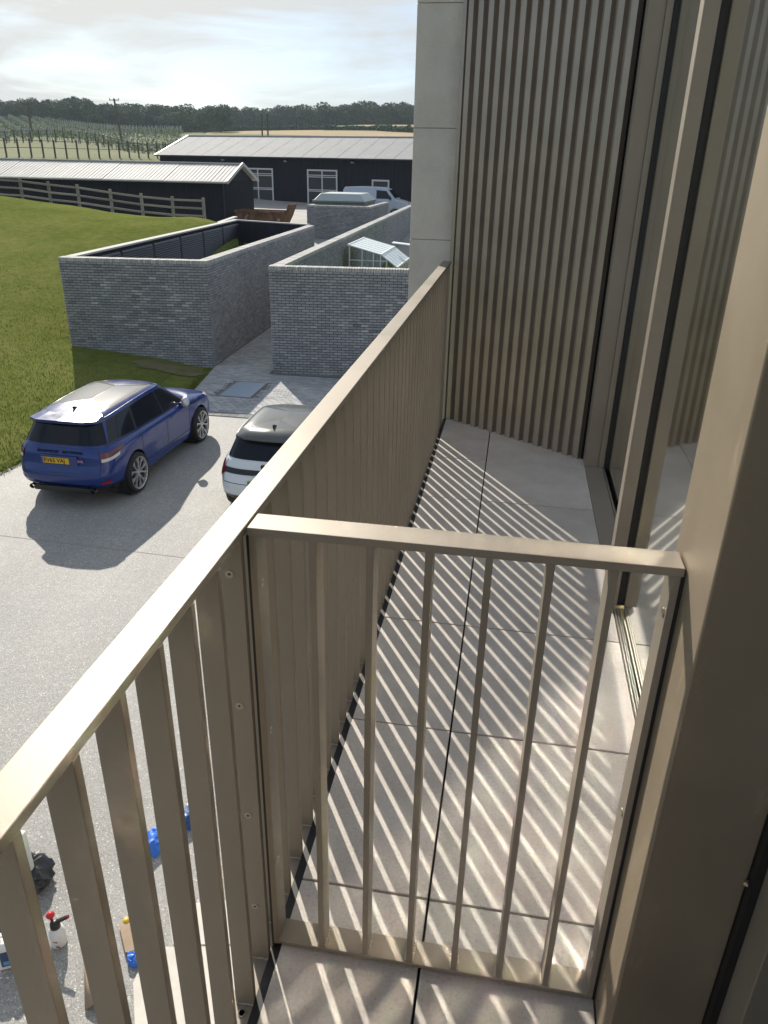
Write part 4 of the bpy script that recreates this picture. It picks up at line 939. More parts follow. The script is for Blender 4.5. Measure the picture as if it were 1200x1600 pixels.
emb = text('badge', 'SVR', .07, mat('badge_pink', (.5, .3, .32), .3, .5), suv, (.36, -2.372, .90), (R(90), 0, 0), .003)
text('tailgate_lettering', 'RANGE  ROVER', .075, mat('lettering_dark', (.003, .006, .05), .3, .3), suv, (0, -2.325, 1.055), (R(82), 0, 0), .004, 'CENTER', 1.75)
# seams: doors, tailgate, roof
seam = black_tr
for u in (4.42, 5.80, 7.15): cpatch(SUV, suv, 'door_seam', [(u-.012, 1.3), (u+.012, 1.3), (u+.012, 5.9), (u-.012, 5.9)], seam, .0015, 2, 40)
cpatch(SUV, suv, 'door_seam', [(4.42, 1.28), (7.15, 1.28), (7.15, 1.34), (4.42, 1.34)], seam, .0015, 30, 2)
cpatch(SUV, suv, 'tailgate_seam', [(1.62, 2.3), (1.66, 2.3), (1.66, 4.9), (1.62, 4.9)], seam, .0015, 2, 30)
cpatch(SUV, suv, 'tailgate_seam', [(0, 2.3), (1.66, 2.3), (1.66, 2.36), (0, 2.36)], seam, .0015, 20, 2)
cpatch(SUV, suv, 'roof_seam', [(3.4, 8.72), (7.6, 8.72), (7.6, 8.75), (3.4, 8.75)], seam, .0035, 30, 2)
cpatch(SUV, suv, 'shoulder_trim', [(2.2, 5.93), (7.4, 5.93), (7.4, 6.0), (2.2, 6.0)], black_tr, .003, 40, 2)
for y in (-1.02, .22):
    for sx in (-1, 1):
        mb = MB(); mb.box(sx*.962-.012, sx*.962+.022*sx if sx > 0 else sx*.962+.012, y-.10, y+.10, .985, 1.012)
        mb = MB(); mb.obox((sx*.975, y, .985), (.014, 0, 0), (0, .10, 0), (0, 0, .014)); o = obj('door_handle', mb.mesh('door_handle', blue), suv); bev(o, .006)
for sx in (-1, 1):
    mb = MB(); mb.lathe([(0, -.09), (.06, -.085), (.095, -.03), (.10, .03), (.085, .075), (0, .085)], (0, 0, 0), 'Y', 18, sx=1.2, sy=.85); mb.v = [(a*1.0+sx*1.03, b_+.70, c+1.17) for a, b_, c in mb.v]
    o = sm_obj('wing_mirror', mb, mat('mirror_shell', (.55, .55, .57), .25, .4), suv); mb = MB(); mb.bar((sx*.89, .72, 1.12), (sx*.98, .70, 1.14), .08, .035); m2 = obj('mirror_arm', mb.mesh('mirror_arm', black_tr), o)
mb = MB(); mb.add([(-.012, -1.72, 1.73), (.012, -1.72, 1.73), (.012, -1.58, 1.74), (-.012, -1.58, 1.74), (-.005, -1.76, 1.80), (.005, -1.76, 1.80), (.006, -1.70, 1.795), (-.006, -1.70, 1.795)], BOXF); obj('antenna_fin', mb.mesh('antenna_fin', black_tr), suv)
for yy in (1.02, 1.16): 
    cpatch(SUV, suv, 'side_vent', [(7.35, 3.7 if yy < 1.1 else 4.1), (7.75, 3.8 if yy < 1.1 else 4.2), (7.75, 3.95 if yy < 1.1 else 4.35), (7.35, 3.85 if yy < 1.1 else 4.25)], black_tr, .005, 4, 2)
for yy, xs in ((-.3, .55), (.25, .45)):
    pass
mb = MB(); mb.box(-.26, -.10, -2.06, -1.94, 1.662, 1.672)

for ch in list(suv.children):
    nm = ch.name.split('.')[0]
    if nm in ('spoiler', 'spoiler_underside', 'wing_mirror', 'antenna_fin', 'door_handle', 'plate_recess', 'number_plate', 'diffuser', 'exhaust', 'badge', 'tailgate_lettering', 'underbody'):
        ch.scale = (ch.scale.x*.945, ch.scale.y, ch.scale.z*(.87 if nm not in ('tailgate_lettering', 'badge') else 1)); dz = {'diffuser': 0, 'exhaust': 0, 'underbody': 0}.get(nm, .75*.13)
        if nm in ('tailgate_lettering', 'badge'): ch.location.z = .75+(ch.location.z-.75)*.87; ch.location.x *= .945
        else: ch.location.z += dz
        if nm in ('diffuser', 'exhaust', 'underbody'): ch.scale.z = 1
# --- white hatchback
def net_mini():
    lv = []
    lv.append([(0, -1.80, .27), (.42, -1.79, .27), (.66, -1.70, .27), (.77, -1.45, .25), (.80, -1.24, .22), (.82, -.55, .20), (.82, .0, .20), (.82, .65, .20), (.80, 1.25, .22), (.72, 1.62, .24), (.46, 1.84, .24), (0, 1.90, .24)])
    lv.append([(0, -1.90, .38), (.46, -1.89, .38), (.74, -1.78, .38), (.84, -1.50, .38), (.865, -1.24, .38), (.855, -.55, .34), (.855, .0, .34), (.855, .65, .34), (.865, 1.25, .38), (.78, 1.70, .38), (.50, 1.92, .38), (0, 1.97, .38)])
    lv.append([(0, -1.93, .54), (.46, -1.92, .54), (.76, -1.80, .54), (.86, -1.50, .56), (.876, -1.24, .58), (.858, -.55, .56), (.858, .0, .56), (.858, .65, .56), (.876, 1.25, .58), (.78, 1.70, .56), (.50, 1.92, .54), (0, 1.97, .54)])
    lv.append([(0, -1.87, .72), (.46, -1.865, .72), (.76, -1.76, .73), (.855, -1.48, .76), (.872, -1.24, .78), (.862, -.55, .76), (.862, .0, .76), (.862, .65, .76), (.872, 1.25, .78), (.77, 1.67, .74), (.48, 1.87, .72), (0, 1.91, .72)])
    lv.append([(0, -1.80, .90), (.45, -1.79, .90), (.72, -1.69, .91), (.81, -1.46, .93), (.835, -1.24, .95), (.842, -.55, .94), (.842, .0, .93), (.842, .65, .93), (.83, 1.20, .92), (.72, 1.55, .88), (.44, 1.72, .86), (0, 1.76, .86)])
    lv.append([(0, -1.75, .975), (.44, -1.74, .975), (.68, -1.65, .98), (.765, -1.44, .985), (.79, -1.24, .985), (.80, -.55, .98), (.80, .0, .975), (.79, .60, .97), (.74, .95, .97), (.62, 1.12, .97), (.36, 1.26, .97), (0, 1.3, .97)])
    lv.append([(0, -1.74, .99), (.43, -1.73, .99), (.665, -1.64, .995), (.75, -1.43, 1.0), (.775, -1.24, 1.0), (.785, -.55, .995), (.785, .0, .99), (.77, .56, .99), (.71, .72, 1.0), (.56, .86, 1.01), (.30, .96, 1.02), (0, .99, 1.02)])
    lv.append([(0, -1.52, 1.32), (.38, -1.51, 1.32), (.57, -1.43, 1.32), (.635, -1.25, 1.325), (.66, -1.0, 1.335), (.665, -.5, 1.355), (.66, .0, 1.36), (.64, .20, 1.345), (.58, .33, 1.335), (.43, .41, 1.34), (.22, .46, 1.345), (0, .47, 1.345)])
    lv.append([(0, -1.54, 1.365), (.37, -1.53, 1.365), (.55, -1.45, 1.365), (.61, -1.25, 1.37), (.63, -1.0, 1.38), (.64, -.5, 1.40), (.635, .0, 1.405), (.61, .14, 1.395), (.55, .24, 1.385), (.40, .31, 1.39), (.21, .35, 1.395), (0, .36, 1.395)])
    lv.append([(0, -1.25, 1.42), (.20, -1.24, 1.42), (.36, -1.18, 1.42), (.42, -1.10, 1.42), (.46, -.92, 1.43), (.47, -.5, 1.44), (.47, -.15, 1.445), (.45, -.05, 1.435), (.38, .02, 1.43), (.27, .06, 1.43), (.14, .08, 1.43), (0, .08, 1.43)])
    lv.append([(0, -.85, 1.435), (0, -.83, 1.435), (0, -.8, 1.435), (0, -.75, 1.435), (0, -.65, 1.44), (0, -.5, 1.45), (0, -.3, 1.455), (0, -.25, 1.45), (0, -.24, 1.45), (0, -.22, 1.45), (0, -.21, 1.45), (0, -.2, 1.45)])
    return lv
MINI = Car(net_mini())
mini = empty('parked_car', (-3.92, 13.32, .006), 'white compact hatchback with grey roof parked beyond the balcony handrail', 'car', rotz=R(-1.5))
white = paint('white_car_paint', (.62, .66, .70), .25, 0)
sm_obj('body', MINI.body([(-1.24, .31), (1.25, .31)], .345), white, mini)
for wy in (-1.24, 1.25):
    for lo, hi in ((.5, .82), (-.82, -.5)):
        mb = MB(); ins = lo if lo > 0 else hi; mb.lathe([(.34, lo), (.34, hi)], (0, wy, .31), 'X', 30); mb.lathe([(.0, ins), (.34, ins)], (0, wy, .31), 'X', 30); obj('wheel_well', mb.mesh('wheel_well', black_tr), mini)
mb = MB(); mb.box(-.72, .72, -1.7, 1.7, .18, .27); obj('underbody', mb.mesh('underbody', black_tr), mini)
for sx in (-1, 1):
    for wy in (-1.24, 1.25): wheel(mini, sx*.745, wy, .31, .31, .21)
winpatch(MINI, mini, 'side_window', [(3.3, 6.06), (5.4, 6.02), (5.35, 6.95), (3.55, 6.92)], glassd)
winpatch(MINI, mini, 'side_window', [(5.5, 6.02), (7.2, 6.02), (6.95, 6.93), (5.45, 6.95)], glassd)
winpatch(MINI, mini, 'window_pillar', [(2.4, 6.0), (7.9, 6.0), (7.6, 6.99), (2.5, 6.99)], black_tr, .0015, 40)
sm_obj('windscreen', MINI.patch([(7.8, 6.06), (11, 6.06), (11, 6.95), (7.8, 6.95)], 20, 8, .005), glassd, mini)
sm_obj('rear_window', MINI.patch([(0, 6.05), (2.35, 6.08), (2.42, 6.96), (0, 6.96)], 20, 8, .006), glassd, mini)
groof = mat('satin_grey_roof', (.10, .105, .105), .20, .2)
sm_obj('roof_skin', MINI.patch([(0, 7.98), (11, 7.98), (11, 9.99), (0, 9.99)], 80, 14, .004), groof, mini)
sp = [(-.60, -1.30), (-.58, -1.52), (-.38, -1.66), (0, -1.70), (.38, -1.66), (.58, -1.52), (.60, -1.30)]; mb = MB()
vs = [(x, y, 1.325+.02*(1-(x/.6)**2)) for x, y in sp] + [(x, y, 1.365+.025*(1-(x/.6)**2)) for x, y in sp] + [(x*.9, -1.25, 1.415+.015*(1-(x/.6)**2)) for x, y in sp] + [(x*.9, -1.25, 1.32) for x, y in sp]
fs = []
for i in range(6): fs += [(i, i+1, 8+i, 7+i), (7+i, 8+i, 15+i, 14+i), (21+i, 22+i, i+1, i)]
mb.add(vs, fs); o = sm_obj('spoiler', mb, groof, mini)
for v_ in (8.35, 9.0): cpatch(MINI, mini, 'roof_seam', [(0, v_), (3.0, v_), (3.0, v_+.03), (0, v_+.03)], black_tr, .006, 24, 2)
cpatch(MINI, mini, 'roof_seam', [(9.2, 8.6), (11, 8.6), (11, 8.66), (9.2, 8.66)], black_tr, .006, 14, 2)
# triangular tail lamps, black strip with letters
for sd in (1, -1): sm_obj('tail_light', MINI.patch([(1.75, 3.25), (2.35, 2.55), (2.75, 3.9), (2.35, 4.5)], 8, 8, .012, (sd,)), mat('dark_red_lens', (.16, .006, .02), .1), mini)
sm_obj('rear_strip', MINI.patch([(0, 3.25), (1.9, 3.25), (1.9, 3.72), (0, 3.72)], 20, 4, .010), black_tr, mini)
text('strip_lettering', 'COOPER', .05, white_pt, mini, (0, -1.862, .765), (R(78), 0, 0), .002, 'CENTER', 1.9)
mb = MB(); mb.lathe([(0, 0), (.045, 0), (.05, .012), (0, .02)], (0, 0, 0), 'Y', 20); mb.v = [(a, -1.80-b_, c+.92) for a, b_, c in mb.v]; sm_obj('badge', mb, black_tr, mini)
mb = MB(); mb.box(-.26, .26, -1.935, -1.915, .585, .69); pl = obj('number_plate', mb.mesh('number_plate', plate_y), mini)
mb = MB(); mb.box(-.258, -.20, -1.938, -1.934, .587, .688); obj('green_band', mb.mesh('green_band', plate_g), pl)
text('plate_text', 'M', .12, plate_k, pl, (-.19, -1.937, .638), (R(90), 0, 0), .0015, sx=.8)
cpatch(MINI, mini, 'bumper_skirt', [(0, .1), (3.5, .1), (3.3, .95), (0, 1.1)], black_tr, .008, 30, 4)
cpatch(MINI, mini, 'tailgate_seam', [(0, 2.35), (1.9, 2.4), (1.9, 2.46), (0, 2.41)], black_tr, .0015, 20, 2)
cpatch(MINI, mini, 'tailgate_seam', [(1.88, 2.4), (1.93, 2.4), (2.0, 5.8), (1.95, 5.8)], black_tr, .0015, 2, 30)
for sx in (-1, 1):
    mb = MB(); mb.lathe([(0, -.08), (.05, -.075), (.08, -.02), (.075, .05), (0, .07)], (0, 0, 0), 'Y', 16, sx=1.2, sy=.85); mb.v = [(a+sx*.93, b_+.52, c+1.02) for a, b_, c in mb.v]; sm_obj('wing_mirror', mb, groof, mini)
mb = MB(); mb.add([(-.014, -1.20, 1.425), (.014, -1.20, 1.425), (.014, -1.04, 1.43), (-.014, -1.04, 1.43), (-.006, -1.24, 1.50), (.006, -1.24, 1.50), (.006, -1.17, 1.49), (-.006, -1.17, 1.49)], BOXF); obj('antenna_fin', mb.mesh('antenna_fin', black_tr), mini)

# --- van by the barn, seen side on (points towards +x)
van = empty('parked_van', (-11.4, 64, hz1(-11.4, 64)+.1), 'silver blue van parked in the yard before the barn, behind the tank', 'van', rotz=R(-2))
van.scale = (1.08, 1.1, 1.17)
vpaint = paint('silver_blue_paint', (.36, .42, .50), .3, .3)
prof_v = [(-2.4, .35), (-2.42, 1.0), (-2.38, 1.75), (-2.25, 1.92), (-1.0, 1.98), (.55, 1.95), (1.0, 1.80), (1.45, 1.32), (1.6, 1.20), (2.3, 1.05), (2.5, .85), (2.52, .45), (2.4, .33), (1.9, .32), (1.75, .6), (1.5, .7), (1.25, .6), (1.1, .32), (-1.2, .32), (-1.35, .6), (-1.6, .7), (-1.85, .6), (-2.0, .32)]
mb = MB(); n = len(prof_v)
def wv(z): return .95 if z < 1.15 else .95 - (z-1.15)*.16
mb.add([(x, -wv(z), z) for x, z in prof_v] + [(x, wv(z), z) for x, z in prof_v], [tuple(range(n)), tuple(range(2*n-1, n-1, -1))] + [(n+i, n+(i+1) % n, (i+1) % n, i) for i in range(n)]); o = obj('body', mb.mesh('body', vpaint), van); bev(o, .05, 3)
for sx in (-1, 1):
    mb = MB(); mb.add([(.12, sx*.935, 1.25), (1.28, sx*.935, 1.25), (.85, sx*.86, 1.74), (.12, sx*.86, 1.78)], [(0, 1, 2, 3)]); obj('side_window', mb.mesh('side_window', glassd), van)
mb = MB(); mb.add([(1.48, -.82, 1.32), (1.48, .82, 1.32), (1.03, .75, 1.81), (1.03, -.75, 1.81)], [(0, 1, 2, 3)]); obj('windscreen', mb.mesh('windscreen', glassd), van)
for x in (-1.6, 1.5):
    for sy in (-1, 1):
        t = MB(); t.lathe([(0, -.1), (.2, -.1), (.22, -.105), (.32, -.1), (.33, 0), (.32, .1), (.22, .105), (0, .1)], (x, sy*.86, .33), 'Y', 24); w_ = sm_obj('wheel', t, tyre, van)
        t = MB(); t.lathe([(0, .11), (.19, .108), (.2, .1)], (x, sy*.86, .33), 'Y', 20); t.v = [(a, sy*.86+(b_-sy*.86)*sy, c) for a, b_, c in t.v]; obj('rim', t.mesh('rim', rimm), w_)
mb = MB(); mb.obox((2.42, -.7, .92), (.05, 0, 0), (0, .14, 0), (0, 0, .1)); mb.obox((2.42, .7, .92), (.05, 0, 0), (0, .14, 0), (0, 0, .1)); obj('headlight', mb.mesh('headlight', clear_lens), van)
mb = MB(); mb.obox((1.15, -1.02, 1.3), (.06, 0, 0), (0, .1, 0), (0, 0, .11)); obj('wing_mirror', mb.mesh('wing_mirror', black_tr), van)

# ------------------------------------------------------------------ balcony
def F(z): return HF+z
# floor build-up
mb = MB(); mb.prism([(-.46, -1.6), (.62, -1.6), (.62, 4.35), (-.46, 5.2)], F(-.30), F(-.045)); bfl = obj('balcony_floor', mb.mesh('balcony_floor', mat('dark_underlay', (.02, .02, .02), .9)), kind='structure')
JX, Y0S, S = -.0747, 1.2535, .6009
def clip_poly(poly, a, b_):   # keep left of a->b
    o = []
    for i in range(len(poly)):
        p, q = poly[i], poly[(i+1) % len(poly)]
        sp_ = (b_[0]-a[0])*(p[1]-a[1])-(b_[1]-a[1])*(p[0]-a[0]); sq = (b_[0]-a[0])*(q[1]-a[1])-(b_[1]-a[1])*(q[0]-a[0])
        if sp_ >= 0: o.append(p)
        if sp_*sq < 0: t = sp_/(sp_-sq); o.append((lerp(p[0], q[0], t), lerp(p[1], q[1], t)))
    return o
CL0, CL1 = (-.385, 5.065), (.497, 4.425)     # cladding line on the floor
for k in range(-5, 7):
    y0, y1 = Y0S+k*S+.003, Y0S+(k+1)*S-.003
    for x0, x1 in ((-.3865, JX-.003), (JX+.003, .5)):
        poly = [(x0, y0), (x1, y0), (x1, y1), (x0, y1)]
        poly = clip_poly(poly, CL1, CL0) if y1 > 4.2 else poly
        if k < 0:    # nearer than the gate the paving stops at the column
            if x1 > .3 and y0 < .96:
                poly = [(x0, y0), (.297, y0), (.297, y1), (x0, y1)] if y1 < 1.1 else poly
                if y0 < 1.0 and y1 > 1.2: poly = [(x0, y0), (.297, y0), (.297, 1.17), (x1, 1.17), (x1, y1), (x0, y1)]
        if len(poly) < 3: continue
        cx, cy = sum(p[0] for p in poly)/len(poly), sum(p[1] for p in poly)/len(poly)
        mb = MB(); mb.prism([(p[0]-cx, p[1]-cy) for p in poly], -.02, 0)
        o = obj('paving_slab', mb.mesh('paving_slab', slabm), bfl, (cx, cy, F(rnd.uniform(-.0008, .0008)))); bev(o, .0012, 1)

# railing
XI, XO = -.409, -.4625
rl = empty('balcony_railing', (XI, 1.0, F(-.03)), 'bronze metal railing of flat upright bars under a broad handrail', 'railing')
mb = MB(); mb.box(XO, XI, -1.5, 2.668, F(1.030), F(1.045)); wpart('handrail', mb, bronze, rl, bevel=.0015)
mb = MB(); mb.box(XO, XI, 2.6695, 5.02, F(1.030), F(1.045)); wpart('handrail', mb, bronze, rl, bevel=.0015)
mb = MB(); mb.box(XO, XI, -1.5, 5.03, F(-.034), F(-.022)); wpart('bottom_rail', mb, bronze, rl, bevel=.001)
bl_ = MB(); bl_.box(-.021, .020, -.0068, .0068, F(-.022)-F(-.03), F(1.030)-F(-.03)); blade = bl_.mesh('baluster', bronze)
wd = MB(); 
for i in range(9): 
    c = (-.017+i*.00425, -.0075, .010+rnd.uniform(-.001, .001)); wd.lathe([(0, .003), (.0028, .0015), (.003, 0), (.0022, -.002)], c, 'Z', 6)
weld_me = wd.mesh('weld_bead', weld)
ys = [1.060-.1028*k for k in range(25)] + [1.122+.1057*k for k in range(1, 38)]
ys = [y for y in ys if y < 5.0]
ys.append(1.148)
for y in sorted(ys):
    b = obj('baluster', blade, rl, (-.020, y-1.0, 0)); bev(b, .0008, 1)
    if y < 3: w_ = obj('weld_bead', weld_me, b)
def screw(parent, p, axis):
    m_ = MB(); m_.lathe([(0, .0008), (.0028, .0008), (.003, .0022), (.0075, .0018), (.0082, 0)], (0, 0, 0), axis, 16)
    o = obj('screw', m_.mesh('screw', steel), parent, p); h = MB(); h.lathe([(0, .0013), (.0024, .0013)], (0, 0, 0), axis, 6); obj('socket', h.mesh('socket', rubber), o)
    if axis == 'Y': o.rotation_euler = (0, 0, math.pi)
    return o
for z in (.965, .686, .412, .148): screw(rl, (-.0235, 1.060-.006-1.0-.0002, z+.03), 'Y')
mb = MB(); mb.lathe([(0, .0), (.008, 0), (.0085, .002), (.006, .003)], (-.430, .93, F(-.022)), 'Z', 18); wpart('bolt_cap', mb, steel, rl)
mb = MB(); mb.box(-.4088, -.3872, -1.5, 5.05, F(-.040), F(-.009)); wpart('gap_shade_strip', mb, rubber, rl)  # shade of the open gap beside the paving, built as a black strip

# gate / divider
GY0, GY1 = 1.0742, 1.1322
gt = empty('balcony_divider', (-.05, GY0, F(0)), 'low bronze barred screen crossing the balcony between railing and column', 'screen')
mb = MB(); mb.box(-.4045, .2965, GY0, GY1, F(1.030), F(1.045)); wpart('top_rail', mb, bronze, gt, bevel=.0012)
mb = MB(); mb.box(-.3915, .2935, GY0+.001, GY1-.001, F(.008), F(.018)); wpart('bottom_rail', mb, bronze, gt, bevel=.001)
for x, dpt in ((-.3975, .0), (.2875, 0)):
    mb = MB(); mb.box(x-.006, x+.006, GY0+.002, GY1-.002, F(.004), F(1.030)); wpart('side_post', mb, bronze, gt, bevel=.001)
bb = MB(); bb.box(-.006, .006, 0, .052, F(.018)-HF, F(1.030)-HF); bar_me = bb.mesh('baluster', bronze)
wd = MB()
for sx in (-1, 1):
    for i in range(11): wd.lathe([(0, .003), (.0026, .0018), (.0032, 0)], (sx*.008, .004+i*.0044, .0182+rnd.uniform(0, .001)), 'Z', 6)
weld2 = wd.mesh('weld_bead', weld)
for i in range(6):
    b = obj('baluster', bar_me, gt, (-.3916+.09758*(i+1)+.05, .003, 0)); bev(b, .0008, 1); obj('weld_bead', weld2, b)
for z in (.955, .52, .12): o = screw(gt, (.2812+.05, .018, z), 'X'); o.rotation_euler = (0, 0, math.pi)
for z in (.93, .60, .25): screw(gt, (-.3912+.05, .020, z), 'X')

mb = MB(); mb.box(.2942, .2993, GY0+.004, GY1-.004, F(.0), F(1.028)); wpart('side_gap_shade', mb, rubber, gt)  # black strip added as the shade in the gap to the column
mb = MB(); mb.box(-.4086, -.4038, GY0+.004, GY1-.004, F(-.02), F(1.028)); wpart('side_gap_shade', mb, rubber, gt)  # likewise, darkness of the open gap beside the railing as a black strip
# bronze column on the right
co = empty('bronze_column', (.3, .95, F(-.3)), 'broad folded bronze metal column at the right edge, beside the barred screen', 'column')
mb = MB(); mb.box(.300, .458, .949, 1.167, F(-.30), F(4.6)); wpart('column_casing', mb, bronze_d, co, bevel=.003)
mb = MB(); mb.box(.458, .60, .99, 1.160, F(-.30), F(4.6)); wpart('column_return', mb, bronze, co)
mb = MB(); mb.box(.4585, .472, .930, .989, F(-.02), F(3.0)); wpart('seal_strip', mb, rubber, co)
mb = MB(); mb.tube([(.457, .944, F(.555)), (.452, .938, F(.556))], .004, 8); wpart('fixing_pin', mb, steel, co)
dr = empty('balcony_door', (.5, .9, F(0)), 'dark open doorway frame at the lower right corner beside the bronze column', 'door')
mb = MB(); mb.box(.4725, .515, .86, .988, F(-.02), F(3.0)); wpart('door_frame', mb, bronze, dr, bevel=.002)
mb = MB(); mb.box(.52, .58, .2, .985, F(-.02), F(3.0)); wpart('door_leaf', mb, rubber, dr)

# glazing beyond the column
def b_win(t, b):
    gl = N(t, 'ShaderNodeBsdfGlossy'); gl.inputs['Roughness'].default_value = .004; gl.inputs[0].default_value = (.86, .90, .86, 1)
    tr = N(t, 'ShaderNodeBsdfTransparent'); tr.inputs[0].default_value = (.30, .33, .30, 1)
    g2 = N(t, 'ShaderNodeBsdfGlossy'); g2.inputs['Roughness'].default_value = .10; g2.inputs[0].default_value = (.97, .95, .90, 1)   # rough lobe added so the pane throws reflected sun onto the floor
    ms = N(t, 'ShaderNodeMixShader'); ms.inputs[0].default_value = .54; t.links.new(gl.outputs[0], ms.inputs[1]); t.links.new(g2.outputs[0], ms.inputs[2])
    fr = N(t, 'ShaderNodeFresnel'); fr.inputs[0].default_value = 3.0; mx = N(t, 'ShaderNodeMixShader')
    t.links.new(fr.outputs[0], mx.inputs[0]); t.links.new(tr.outputs[0], mx.inputs[1]); t.links.new(ms.outputs[0], mx.inputs[2])
    t.links.new(mx.outputs[0], t.nodes['Material Output'].inputs[0])
winglass = mat('window_glass', builder=b_win)
TOPZ = 4.6
sd = empty('sliding_door', (.53, 2.0, F(0)), 'nearer glass sliding door leaf reflecting the striped floor, bronze stile at its far end', 'door')
mb = MB(); mb.add([(.53, 1.17, F(.01)), (.53, 2.735, F(.01)), (.53, 2.735, F(TOPZ)), (.53, 1.17, F(TOPZ))], [(0, 1, 2, 3)]); wpart('glass_pane', mb, winglass, sd)
mb = MB(); mb.box(.467, .515, 2.70, 2.765, F(.012), F(TOPZ)); wpart('stile', mb, bronze, sd, bevel=.0025)
mb = MB(); mb.box(.5155, .545, 2.712, 2.80, F(.012), F(TOPZ)); wpart('gasket', mb, rubber, sd)
mb = MB()
for x0, x1, z in ((.504, .508, .008), (.5125, .5165, .012), (.521, .526, .006)): mb.box(x0, x1, 1.17, 2.70, F(-.015), F(z))
wpart('track_rails', mb, alu, sd)
mb = MB(); mb.box(.5015, .60, 1.17, 4.27, F(-.06), F(-.016)); wpart('track_bed', mb, mat('track_brass', (.40, .34, .20), .35, .8), sd)
fw = empty('fixed_window', (.625, 3.5, F(0)), 'far glass pane set back beside the ribbed bronze wall', 'window')
mb = MB(); mb.add([(.626, 2.77, F(.01)), (.626, 4.28, F(.01)), (.626, 4.28, F(TOPZ)), (.626, 2.77, F(TOPZ))], [(0, 1, 2, 3)]); wpart('glass_pane', mb, winglass, fw)
mb = MB(); mb.box(.5015, .600, 2.775, 4.285, F(-.0155), F(.002)); wpart('sill', mb, bronze, fw, bevel=.001)
mb = MB(); mb.box(.602, .612, 2.775, 4.27, F(-.016), F(.006)); wpart('glazing_bead', mb, alu, fw)
mb = MB(); mb.box(.500, .578, 4.292, 4.50, F(-.02), F(TOPZ)); wpart('jamb', mb, bronze, fw, bevel=.0015)
mb = MB(); mb.box(.5785, .610, 4.280, 4.48, F(-.02), F(TOPZ)); wpart('inner_jamb', mb, bronze, fw, bevel=.0015)
mb = MB(); mb.box(.6105, .640, 4.272, 4.47, F(-.02), F(TOPZ)); wpart('gasket', mb, rubber, fw)
# room behind the glass
room = mat('room_wall', (.16, .155, .14), .8)
mb = MB(); mb.box(.645, 5.0, .95, 4.9, F(-.06), F(-.02)); obj('room_floor', mb.mesh('room_floor', mat('room_floor', (.12, .10, .08), .6)), kind='structure')
mb = MB(); mb.box(5.0, 5.1, -2, 5.0, F(-.1), F(3.0)); mb.box(.645, 5.0, 4.9, 5.0, F(-.1), F(3.0)); obj('room_walls', mb.mesh('room_walls', room), kind='structure')
mb = MB(); mb.box(.645, 5.1, -2, 5.0, F(3.0), F(3.1)); obj('room_ceiling', mb.mesh('room_ceiling', room), kind='structure')

# ribbed cladding wall
cw = empty('ribbed_wall', (-.385, 5.065, F(-.03)), 'tall bronze box ribbed metal wall closing the far end of the balcony', 'wall')
a, b_ = Vector((-.3865, 5.065, 0)), Vector((.4985, 4.425, 0)); d = (b_-a); ln = d.length; d.normalize(); nrm = Vector((d.y, -d.x, 0))    # nrm faces the camera
if nrm.y > 0: nrm = -nrm
PR, NR = .034, 15; pitch = ln/NR
mb = MB(); mb.obox((a+b_)/2 + nrm*-.012 + Vector((0, 0, F(2.25))), d*(ln/2), nrm*.010, Vector((0, 0, 2.35))); wpart('backing_sheet', mb, cladm, cw)
rb = MB(); h = 4.62; w0, w1 = .0235, .0175
rb.add([(-w0, 0, 0), (w0, 0, 0), (w1, -PR, 0), (-w1, -PR, 0), (-w0, 0, h), (w0, 0, h), (w1, -PR, h), (-w1, -PR, h)], [(3, 2, 6, 7), (2, 1, 5, 6), (0, 3, 7, 4), (3, 0, 1, 2), (4, 7, 6, 5)]); rib = rb.mesh('rib', cladm)
for i in range(NR):
    p = a + d*(pitch*(i+.5)) - nrm*.002 + nrm*0; o = obj('rib', rib, cw, p + Vector((0, 0, F(-.0)))-cw.location, (0, 0, math.atan2(d.y, d.x))); bev(o, .0015, 2)
mb = MB(); mb.obox(a - d*.016 + nrm*.002 + Vector((0, 0, F(2.25))), d*.014, nrm*.022, Vector((0, 0, 2.35))); wpart('edge_trim', mb, cladm, cw, bevel=.001)
mb = MB(); mb.obox(b_ + d*.000 + nrm*.006 + Vector((0, 0, F(2.25))), d*.0015, nrm*.014, Vector((0, 0, 2.35))); wpart('edge_seal', mb, rubber, cw)

# stone pier beyond
pier = empty('stone_pier', (-.56, 5.2, 0), 'tall pale limestone pier left of the ribbed bronze wall', 'pier')
mb = MB(); mb.box(-.688, -.40, 5.145, 6.2, -.1, F(4.7)); wpart('pier_core', mb, mat('pier_mortar', (.52, .50, .45), .9), pier)
zj = [F(1.802 + .643*k) for k in range(-9, 5)]
for z0, z1 in zip(zj[:-1], zj[1:]):
    mb = MB(); mb.box(-.696, -.40, 5.135, 6.21, max(z0+.0018, -.05), z1-.0018); wpart('stone_block', mb, stone, pier, bevel=.003)

# rest of the facade so the place holds together from a step aside
fc = empty('house_wall', (.7, 0, 0), 'house wall below and beyond the balcony at the right', 'wall')
mb = MB(); mb.box(-.38, 6, -6, 6.2, -.1, F(-.31)); wpart('lower_wall', mb, stone, fc)
mb = MB(); mb.box(.66, 6, 5.02, 6.2, F(-.3), F(4.7)); wpart('upper_wall', mb, stone, fc)
mb = MB(); mb.prism([(-.36, 5.12), (.64, 4.50), (.64, 6.19), (-.36, 6.19)], F(-.30), F(4.7)); wpart('wall_return', mb, stone, fc)
mb = MB(); mb.box(.60, 6, -6, -.4, F(-.3), F(4.7)); wpart('side_wall', mb, bronze, fc)
mb = MB(); mb.box(.48, 6, -6, 6.2, F(4.71), F(4.9)); wpart('roof_edge', mb, bronze, fc)

